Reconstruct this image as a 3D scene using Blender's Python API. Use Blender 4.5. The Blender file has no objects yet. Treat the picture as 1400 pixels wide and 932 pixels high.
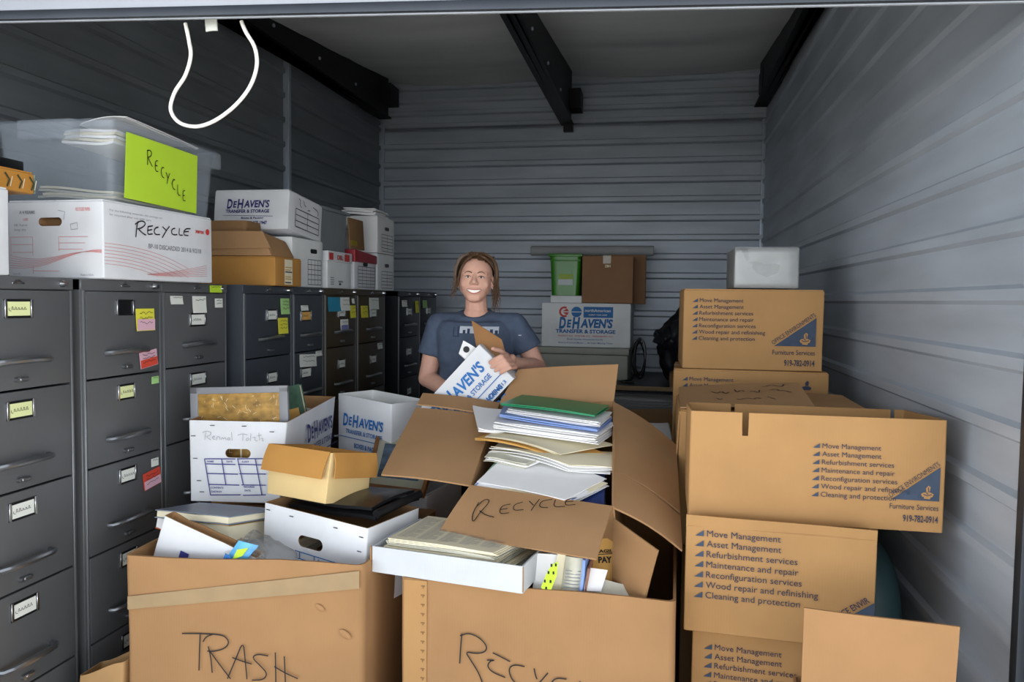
import bpy, bmesh, math, random
from math import sin, cos, pi, radians
from mathutils import Vector, Matrix, noise
from mathutils.bvhtree import BVHTree
random.seed(7)
SC = bpy.context.scene
COL = SC.collection

# ---------------------------------------------------------------- camera
cam_data = bpy.data.cameras.new('camera')
cam = bpy.data.objects.new('camera', cam_data)
COL.objects.link(cam)
SC.camera = cam
cam_data.sensor_fit = 'HORIZONTAL'
cam_data.sensor_width = 36.0
cam_data.lens = 1060.0 / 1400.0 * 36.0
cam_data.clip_start = 0.05
YAW, PITCH, ROLL = 0.186, 0.0532, 0.0125
_f = Vector((-sin(YAW) * cos(PITCH), cos(YAW) * cos(PITCH), -sin(PITCH)))
_r = Vector((cos(YAW), sin(YAW), 0))
_d = _f.cross(_r)
_r2 = cos(ROLL) * _r - sin(ROLL) * _d
_d2 = sin(ROLL) * _r + cos(ROLL) * _d
cam.matrix_world = Matrix(((_r2.x, -_d2.x, -_f.x, 0), (_r2.y, -_d2.y, -_f.y, 0), (_r2.z, -_d2.z, -_f.z, 1.5), (0, 0, 0, 1)))

# ---------------------------------------------------------------- daylight
w = bpy.data.worlds.new('overcast_sky')
SC.world = w
w.use_nodes = True
nt = w.node_tree
bg = nt.nodes['Background']
tc = nt.nodes.new('ShaderNodeTexCoord')
sep = nt.nodes.new('ShaderNodeSeparateXYZ')
ramp = nt.nodes.new('ShaderNodeValToRGB')
nt.links.new(tc.outputs['Generated'], sep.inputs[0])
nt.links.new(sep.outputs['Z'], ramp.inputs[0])
# brighter, slightly cool horizon under a dimmer overcast zenith
for _ in range(2): ramp.color_ramp.elements.new(0.5)
for e, (p_, c_) in zip(ramp.color_ramp.elements, ((0.0, (0.92, 0.96, 1.0)), (0.13, (0.88, 0.94, 1.0)), (0.26, (0.2, 0.21, 0.225)), (0.6, (0.17, 0.18, 0.195)))):
    e.position = p_; e.color = (*c_, 1)
nt.links.new(ramp.outputs[0], bg.inputs['Color'])
bg.inputs['Strength'].default_value = 3.8
# sun high behind the building: it reaches only the pavement outside, which throws light back in
sl = bpy.data.lights.new('sun', 'SUN')
sl.energy = 8.0
sl.angle = radians(3)
sl.color = (1.0, 0.97, 0.92)
so = bpy.data.objects.new('sun', sl)
COL.objects.link(so)
so.location = (0, 12, 14)
so.rotation_euler = Vector((-0.72, -0.30, -0.75)).to_track_quat('-Z', 'Y').to_euler()

SC.view_settings.view_transform = 'Standard'
SC.view_settings.look = 'None'
SC.view_settings.gamma = 1.0
SC.view_settings.use_curve_mapping = False
SC.view_settings.exposure = 0.55
# sampling portal across the unit's doorway (guides the sky light, adds none)
pl = bpy.data.lights.new('doorway_portal', 'AREA')
pl.shape = 'RECTANGLE'
pl.size, pl.size_y = 3.6, 2.5
pl.cycles.is_portal = True
po = bpy.data.objects.new('doorway_portal', pl)
COL.objects.link(po)
po.location = (-0.8, 1.45, 1.2)
po.rotation_euler = (radians(90), 0, 0)

# ---------------------------------------------------------------- materials
def lin(c):
    if isinstance(c, str):
        c = [int(c[i:i + 2], 16) for i in (0, 2, 4)]
    o = []
    for v in c[:3]:
        v = v / 255.0
        o.append(v / 12.92 if v <= 0.04045 else ((v + 0.055) / 1.055) ** 2.4)
    return (*o, 1.0)

MATS = {}
def mat(name, color, rough=0.6, metal=0.0, var=0.08, scale=6.0, stretch=(1, 1, 1), bump=0.0, bscale=80.0, alpha=None, trans=0.0, spec=0.5, ior=1.45, sss=0.0, coat=0.0):
    if name in MATS:
        return MATS[name]
    m = bpy.data.materials.new(name)
    m.use_nodes = True
    t = m.node_tree
    b = t.nodes['Principled BSDF']
    c = lin(color)
    b.inputs['Roughness'].default_value = rough
    b.inputs['Metallic'].default_value = metal
    b.inputs['Specular IOR Level'].default_value = spec
    b.inputs['IOR'].default_value = ior
    b.inputs['Transmission Weight'].default_value = trans
    b.inputs['Coat Weight'].default_value = coat
    if sss:
        b.inputs['Subsurface Weight'].default_value = sss
        b.inputs['Subsurface Radius'].default_value = (0.01, 0.004, 0.002)
    if alpha is not None:
        b.inputs['Alpha'].default_value = alpha
    co = t.nodes.new('ShaderNodeTexCoord')
    mp = t.nodes.new('ShaderNodeMapping')
    mp.inputs['Scale'].default_value = stretch
    t.links.new(co.outputs['Object'], mp.inputs[0])
    n = t.nodes.new('ShaderNodeTexNoise')
    n.inputs['Scale'].default_value = scale
    n.inputs['Detail'].default_value = 5.0
    t.links.new(mp.outputs[0], n.inputs['Vector'])
    r = t.nodes.new('ShaderNodeValToRGB')
    lo = [max(0, v * (1 - var * 1.6)) for v in c[:3]]
    hi = [min(1, v * (1 + var * 1.2)) for v in c[:3]]
    r.color_ramp.elements[0].position = 0.3
    r.color_ramp.elements[0].color = (*lo, 1)
    r.color_ramp.elements[1].position = 0.7
    r.color_ramp.elements[1].color = (*hi, 1)
    t.links.new(n.outputs['Fac'], r.inputs[0])
    t.links.new(r.outputs[0], b.inputs['Base Color'])
    if bump:
        n2 = t.nodes.new('ShaderNodeTexNoise')
        n2.inputs['Scale'].default_value = bscale
        n2.inputs['Detail'].default_value = 3.0
        t.links.new(mp.outputs[0], n2.inputs['Vector'])
        bp = t.nodes.new('ShaderNodeBump')
        bp.inputs['Strength'].default_value = bump
        bp.inputs['Distance'].default_value = 0.004
        t.links.new(n2.outputs['Fac'], bp.inputs['Height'])
        t.links.new(bp.outputs[0], b.inputs['Normal'])
    MATS[name] = m
    return m

def cardboard(name, color, flute=(1, 0, 0)):
    """kraft board: fine fibre mottling, faint flutes, soft creases"""
    if name in MATS:
        return MATS[name]
    m = mat(name, color, rough=0.85, var=0.05, scale=5.0, spec=0.2)
    t = m.node_tree
    b = t.nodes['Principled BSDF']
    co = t.nodes['Texture Coordinate']
    wv = t.nodes.new('ShaderNodeTexWave')
    wv.wave_type = 'BANDS'
    wv.bands_direction = 'X' if flute[0] else 'Z'
    wv.inputs['Scale'].default_value = 40.0
    wv.inputs['Distortion'].default_value = 1.2
    wv.inputs['Detail'].default_value = 1.0
    t.links.new(co.outputs['Object'], wv.inputs['Vector'])
    nz = t.nodes.new('ShaderNodeTexNoise')
    nz.inputs['Scale'].default_value = 260.0
    nz.inputs['Detail'].default_value = 2.0
    t.links.new(co.outputs['Object'], nz.inputs['Vector'])
    mx = t.nodes.new('ShaderNodeMath'); mx.operation = 'MULTIPLY_ADD'
    t.links.new(nz.outputs['Fac'], mx.inputs[0]); mx.inputs[1].default_value = 0.6
    t.links.new(wv.outputs['Fac'], mx.inputs[2])
    bp = t.nodes.new('ShaderNodeBump')
    bp.inputs['Strength'].default_value = 0.06
    bp.inputs['Distance'].default_value = 0.002
    t.links.new(mx.outputs[0], bp.inputs['Height'])
    t.links.new(bp.outputs[0], b.inputs['Normal'])
    return m

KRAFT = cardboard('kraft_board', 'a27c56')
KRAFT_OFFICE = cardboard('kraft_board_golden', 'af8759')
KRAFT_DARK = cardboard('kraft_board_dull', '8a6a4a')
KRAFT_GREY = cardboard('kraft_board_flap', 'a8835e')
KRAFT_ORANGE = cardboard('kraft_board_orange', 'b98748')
KRAFT_CREAM = cardboard('cream_board', 'e0c48d')
WHITE_BOARD = cardboard('white_board', 'dddfe3')
GREY_BOARD = cardboard('greyed_white_board', 'e4e6e6')
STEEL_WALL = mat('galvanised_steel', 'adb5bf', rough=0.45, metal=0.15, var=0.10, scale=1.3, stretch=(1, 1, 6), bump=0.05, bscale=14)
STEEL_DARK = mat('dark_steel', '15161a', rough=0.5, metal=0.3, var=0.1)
STEEL_LEFT = mat('shaded_wall_steel', '787e84', rough=0.5, metal=0.2, var=0.12, scale=1.3, stretch=(1, 1, 6))  # darker copy of the wall steel, the left wall's shade put into its colour
POST = mat('post_steel', 'b9c3cf', rough=0.4, metal=0.5, var=0.06)
VINYL = mat('insulation_vinyl', 'e6e8e8', rough=0.45, var=0.06, scale=1.2, stretch=(0.6, 3, 1), bump=0.12, bscale=5)
CONCRETE = mat('concrete', '8b8985', rough=0.85, var=0.15, scale=4, bump=0.2, bscale=40)
INK = mat('black_ink', '1d1a1c', rough=0.6, var=0.05)
INK_FAINT = mat('pencil_grey', '9b9ba0', rough=0.8, var=0.1)
INK_NAVY = mat('navy_print', '2c2f6d', rough=0.6, var=0.08)
INK_PURPLE = mat('violet_print', '3b3a86', rough=0.6, var=0.08)
INK_BLUE = mat('blue_print', '1f6cb4', rough=0.6, var=0.08)
INK_SLATE = mat('slate_print', '30364a', rough=0.7, var=0.1)
INK_SLATE2 = mat('slate_blue_fill', '3b485c', rough=0.75, var=0.1, scale=30)
INK_RED = mat('red_print', 'c8403c', rough=0.6, var=0.06)
INK_PINK = mat('faded_red_line', 'd99a9a', rough=0.7, var=0.1)
INK_GREY = mat('grey_print', '8d8f96', rough=0.7, var=0.1)
CHROME = mat('chrome', 'c9ccd0', rough=0.22, metal=1.0, var=0.03)
PAPER = mat('paper_white', 'f5f5f6', rough=0.8, var=0.02, spec=0.2)
PAPER_CREAM = mat('paper_cream', 'e9e0c4', rough=0.8, var=0.04, spec=0.2)
PAPER_GREY = mat('paper_newsprint', 'cfcdbd', rough=0.85, var=0.06, scale=20, spec=0.2)
MANILA = mat('manila', 'd9a85e', rough=0.8, var=0.06, spec=0.2)
LIME = mat('lime_paper', 'bfe33a', rough=0.7, var=0.03)
YELLOW = mat('yellow_paper', 'e6e04a', rough=0.7, var=0.05)
GREEN_NOTE = mat('green_note', 'a8d58a', rough=0.7, var=0.05)
PINK_NOTE = mat('pink_note', 'e3b6c6', rough=0.7, var=0.05)
RED_TAG = mat('red_tag', 'dc4f3c', rough=0.6, var=0.05)
CARD_YEL = mat('label_card_yellow', 'e7edb0', rough=0.7, var=0.03)
CARD_WHITE = mat('label_card_white', 'e8ebe4', rough=0.7, var=0.03)
TAPE = mat('packing_tape', '9c835f', rough=0.35, var=0.06, scale=12, spec=0.6)
BLACK_PLASTIC = mat('black_plastic', '0e0f12', rough=0.35, var=0.1)
BLACK_BAG = mat('black_bag_film', '1b1d22', rough=0.38, var=0.1, bump=0.3, bscale=12)

# ---------------------------------------------------------------- mesh helpers
def frame(o, r, u):
    """matrix whose X is r, Y is u, Z the outward normal, at point o"""
    r = Vector(r).normalized(); u = Vector(u)
    n = r.cross(u).normalized(); u = n.cross(r)
    return Matrix(((r.x, u.x, n.x, o[0]), (r.y, u.y, n.y, o[1]), (r.z, u.z, n.z, o[2]), (0, 0, 0, 1)))

def T(x=0, y=0, z=0): return Matrix.Translation((x, y, z))
def RZ(a): return Matrix.Rotation(a, 4, 'Z')
def RX(a): return Matrix.Rotation(a, 4, 'X')
def RY(a): return Matrix.Rotation(a, 4, 'Y')

def add_box(bm, lo, hi, M=None, bevel=0.0, seg=2, mi=0):
    tmp = bmesh.new()
    bmesh.ops.create_cube(tmp, size=1.0)
    lo, hi = Vector(lo), Vector(hi)
    for v in tmp.verts:
        v.co = Vector(((lo[i] + hi[i]) / 2 + v.co[i] * (hi[i] - lo[i]) for i in range(3)))
    if bevel:
        bmesh.ops.bevel(tmp, geom=tmp.edges[:], offset=bevel, segments=seg, profile=0.6, affect='EDGES')
    merge(bm, tmp, M, mi)

def merge(bm, tmp, M=None, mi=0):
    mp = {}
    for v in tmp.verts:
        mp[v] = bm.verts.new(M @ v.co if M else v.co)
    for f in tmp.faces:
        try:
            nf = bm.faces.new([mp[v] for v in f.verts]); nf.material_index = mi
        except ValueError:
            pass
    tmp.free()

def add_tube(bm, pts, r, seg=8, mi=0, closed=False):
    """round tube along points; r a number or one per point"""
    pts = [Vector(p) for p in pts]
    n = len(pts)
    rs = r if isinstance(r, (list, tuple)) else [r] * n
    rings = []
    prev = None
    for i, p in enumerate(pts):
        a = pts[i - 1] if i > 0 else (pts[-1] if closed else p)
        b = pts[(i + 1) % n] if (i < n - 1 or closed) else p
        t = (b - a).normalized()
        if prev is None:
            ref = Vector((0, 0, 1)) if abs(t.z) < 0.9 else Vector((1, 0, 0))
            u = t.cross(ref).normalized()
        else:
            u = (prev - t * prev.dot(t)).normalized()
        prev = u
        v = t.cross(u)
        rings.append([bm.verts.new(p + (u * cos(2 * pi * k / seg) + v * sin(2 * pi * k / seg)) * rs[i]) for k in range(seg)])
    m = n if closed else n - 1
    for i in range(m):
        A, B = rings[i], rings[(i + 1) % n]
        for k in range(seg):
            f = bm.faces.new((A[k], A[(k + 1) % seg], B[(k + 1) % seg], B[k])); f.material_index = mi
    if not closed:
        bm.faces.new(rings[0][::-1]).material_index = mi
        bm.faces.new(rings[-1]).material_index = mi

def add_slab(bm, c, t, nx=8, ny=8, fn=None, mi=0):
    """sheet through the corners c = (p00,p10,p11,p01), thickness t downwards, fn(u,v) lifts it along its normal"""
    c = [Vector(p) for p in c]
    nrm = (c[1] - c[0]).cross(c[3] - c[0]).normalized()
    top, bot = [], []
    for j in range(ny + 1):
        v = j / ny
        ra, rb = [], []
        for i in range(nx + 1):
            u = i / nx
            p = (c[0] * (1 - u) + c[1] * u) * (1 - v) + (c[3] * (1 - u) + c[2] * u) * v
            if fn: p = p + nrm * fn(u, v)
            ra.append(bm.verts.new(p)); rb.append(bm.verts.new(p - nrm * t))
        top.append(ra); bot.append(rb)
    def q(*vs): bm.faces.new(vs).material_index = mi
    for j in range(ny):
        for i in range(nx):
            q(top[j][i], top[j][i + 1], top[j + 1][i + 1], top[j + 1][i])
            q(bot[j][i], bot[j + 1][i], bot[j + 1][i + 1], bot[j][i + 1])
    for i in range(nx):
        q(top[0][i], bot[0][i], bot[0][i + 1], top[0][i + 1])
        q(top[ny][i], top[ny][i + 1], bot[ny][i + 1], bot[ny][i])
    for j in range(ny):
        q(top[j][0], top[j + 1][0], bot[j + 1][0], bot[j][0])
        q(top[j][nx], bot[j][nx], bot[j + 1][nx], top[j + 1][nx])

def add_poly(bm, pts, t, M=None, mi=0, holes=False):
    """flat polygon in XY extruded from z=0 to z=t"""
    a = [bm.verts.new((M @ Vector((x, y, t))) if M else (x, y, t)) for x, y in pts]
    b = [bm.verts.new((M @ Vector((x, y, 0))) if M else (x, y, 0)) for x, y in pts]
    bm.faces.new(a).material_index = mi
    bm.faces.new(b[::-1]).material_index = mi
    n = len(pts)
    for i in range(n):
        bm.faces.new((a[i], b[i], b[(i + 1) % n], a[(i + 1) % n])).material_index = mi

def add_ellipsoid(bm, c, r, M=None, u=20, v=12, mi=0):
    tmp = bmesh.new()
    bmesh.ops.create_uvsphere(tmp, u_segments=u, v_segments=v, radius=1.0)
    for x in tmp.verts:
        x.co = Vector((x.co.x * r[0], x.co.y * r[1], x.co.z * r[2]))
    MM = T(*c) @ (M if M else Matrix())
    merge(bm, tmp, MM, mi)

def add_capsule(bm, p0, r0, p1, r1, seg=14, flat=False, mi=0):
    p0, p1 = Vector(p0), Vector(p1)
    d = (p1 - p0).normalized()
    pts, rs = [], []
    if not flat:
        for k in range(5):
            a = pi / 2 * (1 - k / 5.0)
            pts.append(p0 - d * r0 * sin(a)); rs.append(max(1e-4, r0 * cos(a)))
    for k in range(7):
        f = k / 6.0
        pts.append(p0.lerp(p1, f)); rs.append(r0 * (1 - f) + r1 * f)
    if not flat:
        for k in range(1, 6):
            a = pi / 2 * k / 5.0
            pts.append(p1 + d * r1 * sin(a)); rs.append(max(1e-4, r1 * cos(a)))
    add_tube(bm, pts, rs, seg, mi)

def lathe(bm, prof, seg=24, M=None, mi=0):
    rings = []
    for r, z in prof:
        ring = []
        for k in range(seg):
            p = Vector((r * cos(2 * pi * k / seg), r * sin(2 * pi * k / seg), z))
            ring.append(bm.verts.new(M @ p if M else p))
        rings.append(ring)
    for A, B in zip(rings, rings[1:]):
        for k in range(seg):
            bm.faces.new((A[k], A[(k + 1) % seg], B[(k + 1) % seg], B[k])).material_index = mi
    bm.faces.new(rings[0][::-1]).material_index = mi
    bm.faces.new(rings[-1]).material_index = mi

def mk(name, bm, mats, parent=None, M=None, smooth=40):
    me = bpy.data.meshes.new(name)
    bmesh.ops.recalc_face_normals(bm, faces=bm.faces[:])
    bm.to_mesh(me); bm.free()
    for m in (mats if isinstance(mats, (list, tuple)) else [mats]):
        me.materials.append(m)
    if smooth:
        for p in me.polygons: p.use_smooth = True
        me.set_sharp_from_angle(angle=radians(smooth))
    o = bpy.data.objects.new(name, me)
    COL.objects.link(o)
    if parent: o.parent = parent
    if M is not None: o.matrix_basis = M
    return o

def tag(o, label, cat, group=None, kind=None):
    if label: o['label'] = label
    if cat: o['category'] = cat
    if group: o['group'] = group
    if kind: o['kind'] = kind
    return o

def thing(name, label, cat, loc=(0, 0, 0), rz=0.0, group=None, M=None):
    o = bpy.data.objects.new(name, None)
    COL.objects.link(o)
    o.empty_display_size = 0.05
    o.matrix_basis = M if M is not None else T(*loc) @ RZ(rz)
    return tag(o, label, cat, group)

def solo(name, bm, mats, label, cat, group=None, smooth=40, kind=None):
    """a thing that is one mesh, built in world coordinates; origin moved to its base"""
    xs = [v.co for v in bm.verts]
    c = Vector(((min(p.x for p in xs) + max(p.x for p in xs)) / 2, (min(p.y for p in xs) + max(p.y for p in xs)) / 2, min(p.z for p in xs)))
    for v in bm.verts: v.co -= c
    o = mk(name, bm, mats, smooth=smooth)
    o.location = c
    return tag(o, label, cat, group, kind)

def struct(name, bm, mats, smooth=30):
    o = mk(name, bm, mats, smooth=smooth)
    o['kind'] = 'structure'
    return o

def apply_mods(o):
    dg = bpy.context.evaluated_depsgraph_get()
    me = bpy.data.meshes.new_from_object(o.evaluated_get(dg))
    old = o.data
    o.modifiers.clear()
    o.data = me
    me.name = o.name
    bpy.data.meshes.remove(old)
    return o

def cut(o, cutter_bm):
    for f in cutter_bm.faces: f.material_index = min(1, len(o.data.materials) - 1)
    c = mk('cutter', cutter_bm, list(o.data.materials), smooth=0)
    if o.parent: c.parent = o.parent
    c.matrix_basis = o.matrix_basis.copy()
    m = o.modifiers.new('b', 'BOOLEAN'); m.operation = 'DIFFERENCE'; m.object = c; m.solver = 'EXACT'
    bpy.context.view_layer.update()
    apply_mods(o)
    me = c.data
    bpy.data.objects.remove(c); bpy.data.meshes.remove(me)
    return o

# ---------------------------------------------------------------- lettering
_txt = {}
def text_verts(body, bold=0.0, shear=0.0):
    k = (body, bold, shear)
    if k not in _txt:
        cu = bpy.data.curves.new('t', 'FONT')
        cu.body = body; cu.size = 1.0; cu.offset = bold; cu.shear = shear
        cu.resolution_u = 3
        o = bpy.data.objects.new('t', cu)
        COL.objects.link(o)
        bpy.context.view_layer.update()
        dg = bpy.context.evaluated_depsgraph_get()
        me = bpy.data.meshes.new_from_object(o.evaluated_get(dg))
        vs = [v.co.copy() for v in me.vertices]
        fs = [list(p.vertices) for p in me.polygons]
        bpy.data.objects.remove(o); bpy.data.curves.remove(cu); bpy.data.meshes.remove(me)
        _txt[k] = (vs, fs)
    return _txt[k]

def put_text(bm, body, x, y, size, width=None, bold=0.0, shear=0.0, ang=0.0, mi=0, z=0.0):
    """letters with left baseline at (x,y); size = cap height; width squeezes the line to fit"""
    vs, fs = text_verts(body, bold, shear)
    if not vs: return
    s = size / 0.70
    x0 = min(v.x for v in vs); x1 = max(v.x for v in vs)
    sx = width / (x1 - x0) if width else s
    ca, sa = cos(ang), sin(ang)
    nv = []
    for v in vs:
        px, py = (v.x - x0) * sx, v.y * s
        nv.append(bm.verts.new((x + ca * px - sa * py, y + sa * px + ca * py, z)))
    for f in fs:
        try:
            bm.faces.new([nv[i] for i in f]).material_index = mi
        except ValueError: pass

def put_line(bm, pts, wd, mi=0, z=0.0):
    """flat pen stroke through 2-D points"""
    pts = [Vector((p[0], p[1], 0)) for p in pts]
    L, Rr = [], []
    for i, p in enumerate(pts):
        a = pts[max(0, i - 1)]; b = pts[min(len(pts) - 1, i + 1)]
        t = b - a
        if t.length < 1e-9: t = Vector((1, 0, 0))
        t.normalize()
        n = Vector((-t.y, t.x, 0)) * wd / 2
        L.append(bm.verts.new((p.x + n.x, p.y + n.y, z))); Rr.append(bm.verts.new((p.x - n.x, p.y - n.y, z)))
    for i in range(len(pts) - 1):
        bm.faces.new((L[i], Rr[i], Rr[i + 1], L[i + 1])).material_index = mi

def smooth_pts(pts, it=2):
    for _ in range(it):
        o = [pts[0]]
        for a, b in zip(pts, pts[1:]):
            o.append((a[0] * .75 + b[0] * .25, a[1] * .75 + b[1] * .25))
            o.append((a[0] * .25 + b[0] * .75, a[1] * .25 + b[1] * .75))
        o.append(pts[-1]); pts = o
    return pts

def pen(bm, strokes, x0, y0, kx, ky, wd, mi=0, x=0, y=0, sm=True):
    """strokes drawn on a grid with y downwards; grid point (x0,y0) lands on (x,y), kx, ky metres per grid step"""
    for s in strokes:
        p = [(x + (a - x0) * kx, y - (b - y0) * ky) for a, b in s]
        put_line(bm, smooth_pts(p) if (sm and len(p) > 2) else p, wd, mi)

def put_rect(bm, x0, y0, x1, y1, mi=0, z=0.0):
    vs = [bm.verts.new((a, b, z)) for a, b in ((x0, y0), (x1, y0), (x1, y1), (x0, y1))]
    bm.faces.new(vs).material_index = mi

def put_tri(bm, pts, mi=0, z=0.0):
    bm.faces.new([bm.verts.new((a, b, z)) for a, b in pts]).material_index = mi

HW = {  # handwritten capitals on a unit square, y downwards
    'R': [[(.1, 0), (.06, 1)], [(0, .08), (.5, -.03), (.8, .15), (.6, .4), (.12, .48), (.4, .7), (.85, 1.03)]],
    'E': [[(.7, .0), (.12, .05), (.08, .95), (.75, .92)], [(.1, .48), (.6, .45)]],
    'C': [[(.8, .08), (.4, .02), (.1, .4), (.25, .85), (.8, .95)]],
    'Y': [[(0, 0), (.4, .48)], [(.85, -.02), (.4, .5), (.15, 1.0)]],
    'L': [[(.15, 0), (.1, .92), (.75, .95)]],
    'T': [[(0, .03), (.9, 0)], [(.45, 0), (.42, 1)]],
}
def write_word(bm, word, x, y, cw, ch, wd, mi=0, adv=1.15, drop=0.0, first=1.0):
    for i, ch_ in enumerate(word):
        s = first if i == 0 else 1.0
        for st in HW[ch_]:
            p = [(x + a * cw * s, y - i * drop + (ch * s if i == 0 else ch) - b * ch * s) for a, b in st]
            put_line(bm, smooth_pts(p) if len(p) > 2 else p, wd, mi)
        x += cw * s * adv
# ================================================================ the storage unit
XL, XR, Y0, YB = -2.52, 0.843, 1.62, 6.79
ZL = 3.10
def ribbed(bm, a, b, nrm, z0, z1, pitch=0.163, rib=0.05, depth=0.018, phase=0.0, back=0.03, gw=0.011):
    """horizontally ribbed steel sheet between plan points a and b, ribs towards nrm"""
    prof = [(z0, 0.0)]
    z = z0 + phase
    while z < z1 - rib:
        prof += [(z, 0.0), (z + gw, depth), (z + rib - gw, depth), (z + rib, 0.0)]
        z += pitch
    prof.append((z1, 0.0))
    nx = 6
    nrm = Vector((*nrm, 0))
    cols = []
    for i in range(nx + 1):
        f = i / nx
        p = Vector((a[0] + (b[0] - a[0]) * f, a[1] + (b[1] - a[1]) * f, 0))
        cols.append([bm.verts.new(p + nrm * d + Vector((0, 0, zz))) for zz, d in prof])
    for A, B in zip(cols, cols[1:]):
        for k in range(len(prof) - 1):
            bm.faces.new((A[k], B[k], B[k + 1], A[k + 1]))
    # plain outer skin closes the sheet into a solid
    q = [Vector((a[0], a[1], z0)) - nrm * back, Vector((b[0], b[1], z0)) - nrm * back, Vector((b[0], b[1], z1)) - nrm * back, Vector((a[0], a[1], z1)) - nrm * back]
    o = [bm.verts.new(p) for p in q]
    bm.faces.new(o[::-1])
    bm.faces.new([o[0]] + cols[0] + [o[3]])
    bm.faces.new([o[2]] + cols[-1][::-1] + [o[1]])
    bm.faces.new([o[1]] + [c[0] for c in cols[::-1]] + [o[0]])
    bm.faces.new([o[3]] + [c[-1] for c in cols] + [o[2]])

bm = bmesh.new(); add_box(bm, (-2.9, 1.55, -0.12), (1.2, 7.1, 0.0)); struct('floor', bm, CONCRETE)
bm = bmesh.new(); add_box(bm, (-14, -14, -0.16), (14, 1.55, -0.02)); struct('pavement', bm, mat('pavement', 'c9c7c2', rough=0.9, var=0.12, scale=2, bump=0.2, bscale=30))
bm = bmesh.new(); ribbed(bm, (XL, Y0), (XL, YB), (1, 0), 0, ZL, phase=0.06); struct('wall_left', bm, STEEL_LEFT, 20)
bm = bmesh.new(); ribbed(bm, (XR, YB), (XR, 1.94), (-1, 0), 0, ZL, phase=0.035, depth=0.016, gw=0.011); struct('wall_right', bm, STEEL_WALL, 20)
bm = bmesh.new(); ribbed(bm, (XL, YB), (XR, YB), (0, -1), 0, 3.0, phase=0.06, rib=0.062, depth=0.036, gw=0.013); struct('wall_back', bm, STEEL_WALL, 20)
# taller outer sheet showing above the partition at the back
bm = bmesh.new(); ribbed(bm, (-2.9, 7.0), (1.2, 7.0), (0, -1), 2.7, 3.62, pitch=0.115, rib=0.055, depth=0.03, phase=0.02); struct('wall_outer', bm, STEEL_WALL, 40)

def roof_z(y): return 3.168 + (y - 4.38) * 0.105
bm = bmesh.new()
nx, ny = 60, 60
g = []
for j in range(ny + 1):
    y = 1.5 + (7.05 - 1.5) * j / ny
    row = []
    for i in range(nx + 1):
        x = -2.9 + 4.1 * i / nx
        s = 0
        for c0, c1 in ((-2.45, -0.82), (-0.78, 0.8)):
            if c0 < x < c1:
                f = (x - c0) / (c1 - c0)
                s = -0.035 * sin(pi * f) * (0.6 + 0.4 * sin(y * 4.1 + c0))
                s -= 0.018 * sin(pi * f) * abs(sin(y * 3.3 + x * 0.25 + c0))
        s += 0.006 * noise.noise((x * 1.1, y * 5, 3.0))
        row.append(bm.verts.new((x, y, roof_z(y) + 0.05 + s)))
    g.append(row)
for j in range(ny):
    for i in range(nx):
        bm.faces.new((g[j][i], g[j + 1][i], g[j + 1][i + 1], g[j][i + 1]))
top = [bm.verts.new((x, y, roof_z(y) + 0.16)) for x, y in ((-2.9, 1.5), (1.2, 1.5), (1.2, 7.05), (-2.9, 7.05))]
bm.faces.new(top)
struct('ceiling', bm, VINYL, 60)
# added dark panels outside the side partitions, blocking light through the gaps above
for nm, x0, x1 in (('light_block_1', -2.95, -2.86), ('light_block_2', 1.12, 1.2)):
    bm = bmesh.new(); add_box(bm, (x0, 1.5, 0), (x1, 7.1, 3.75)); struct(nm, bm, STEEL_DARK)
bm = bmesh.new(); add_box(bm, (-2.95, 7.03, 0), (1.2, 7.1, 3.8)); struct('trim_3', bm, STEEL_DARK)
# header above the roll-up door and piers beside the doorway
bm = bmesh.new(); add_box(bm, (-2.95, 1.52, 2.36), (1.2, 1.6, 3.4)); struct('wall_front', bm, mat('header_paint', '9fa4ae', rough=0.5, var=0.03))
bm = bmesh.new(); add_box(bm, (-2.95, 1.5, 0), (-2.3, 1.6, 2.4)); struct('trim_4', bm, mat('jamb_paint', 'c9cbce', rough=0.5, var=0.04))
bm = bmesh.new()
add_box(bm, (XR + 0.006, 1.80, 0), (1.2, 1.914, 2.6), bevel=0.004)
struct('trim_5', bm, MATS['jamb_paint'])
bm = bmesh.new()
add_box(bm, (XR - 0.022, 1.915, 0), (XR + 0.012, 1.95, 2.6), bevel=0.002)
struct('trim_6', bm, mat('guide_steel', '3a4048', rough=0.4, metal=0.6))
# left wall posts and corner trims
bm = bmesh.new()
add_box(bm, (XL, 4.925, 0), (XL + 0.035, 4.98, 3.14), bevel=0.004)
add_box(bm, (XL + 0.035, 4.935, 0), (XL + 0.04, 4.945, 3.14))
struct('trim_7', bm, POST)
bm = bmesh.new(); add_box(bm, (XL + 0.0, YB - 0.035, 0), (XL + 0.045, YB, 3.06), bevel=0.003); struct('trim_8', bm, POST)
bm = bmesh.new(); add_box(bm, (XR - 0.03, YB - 0.03, 0), (XR, YB, 3.02), bevel=0.003); struct('trim_9', bm, POST)

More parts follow.
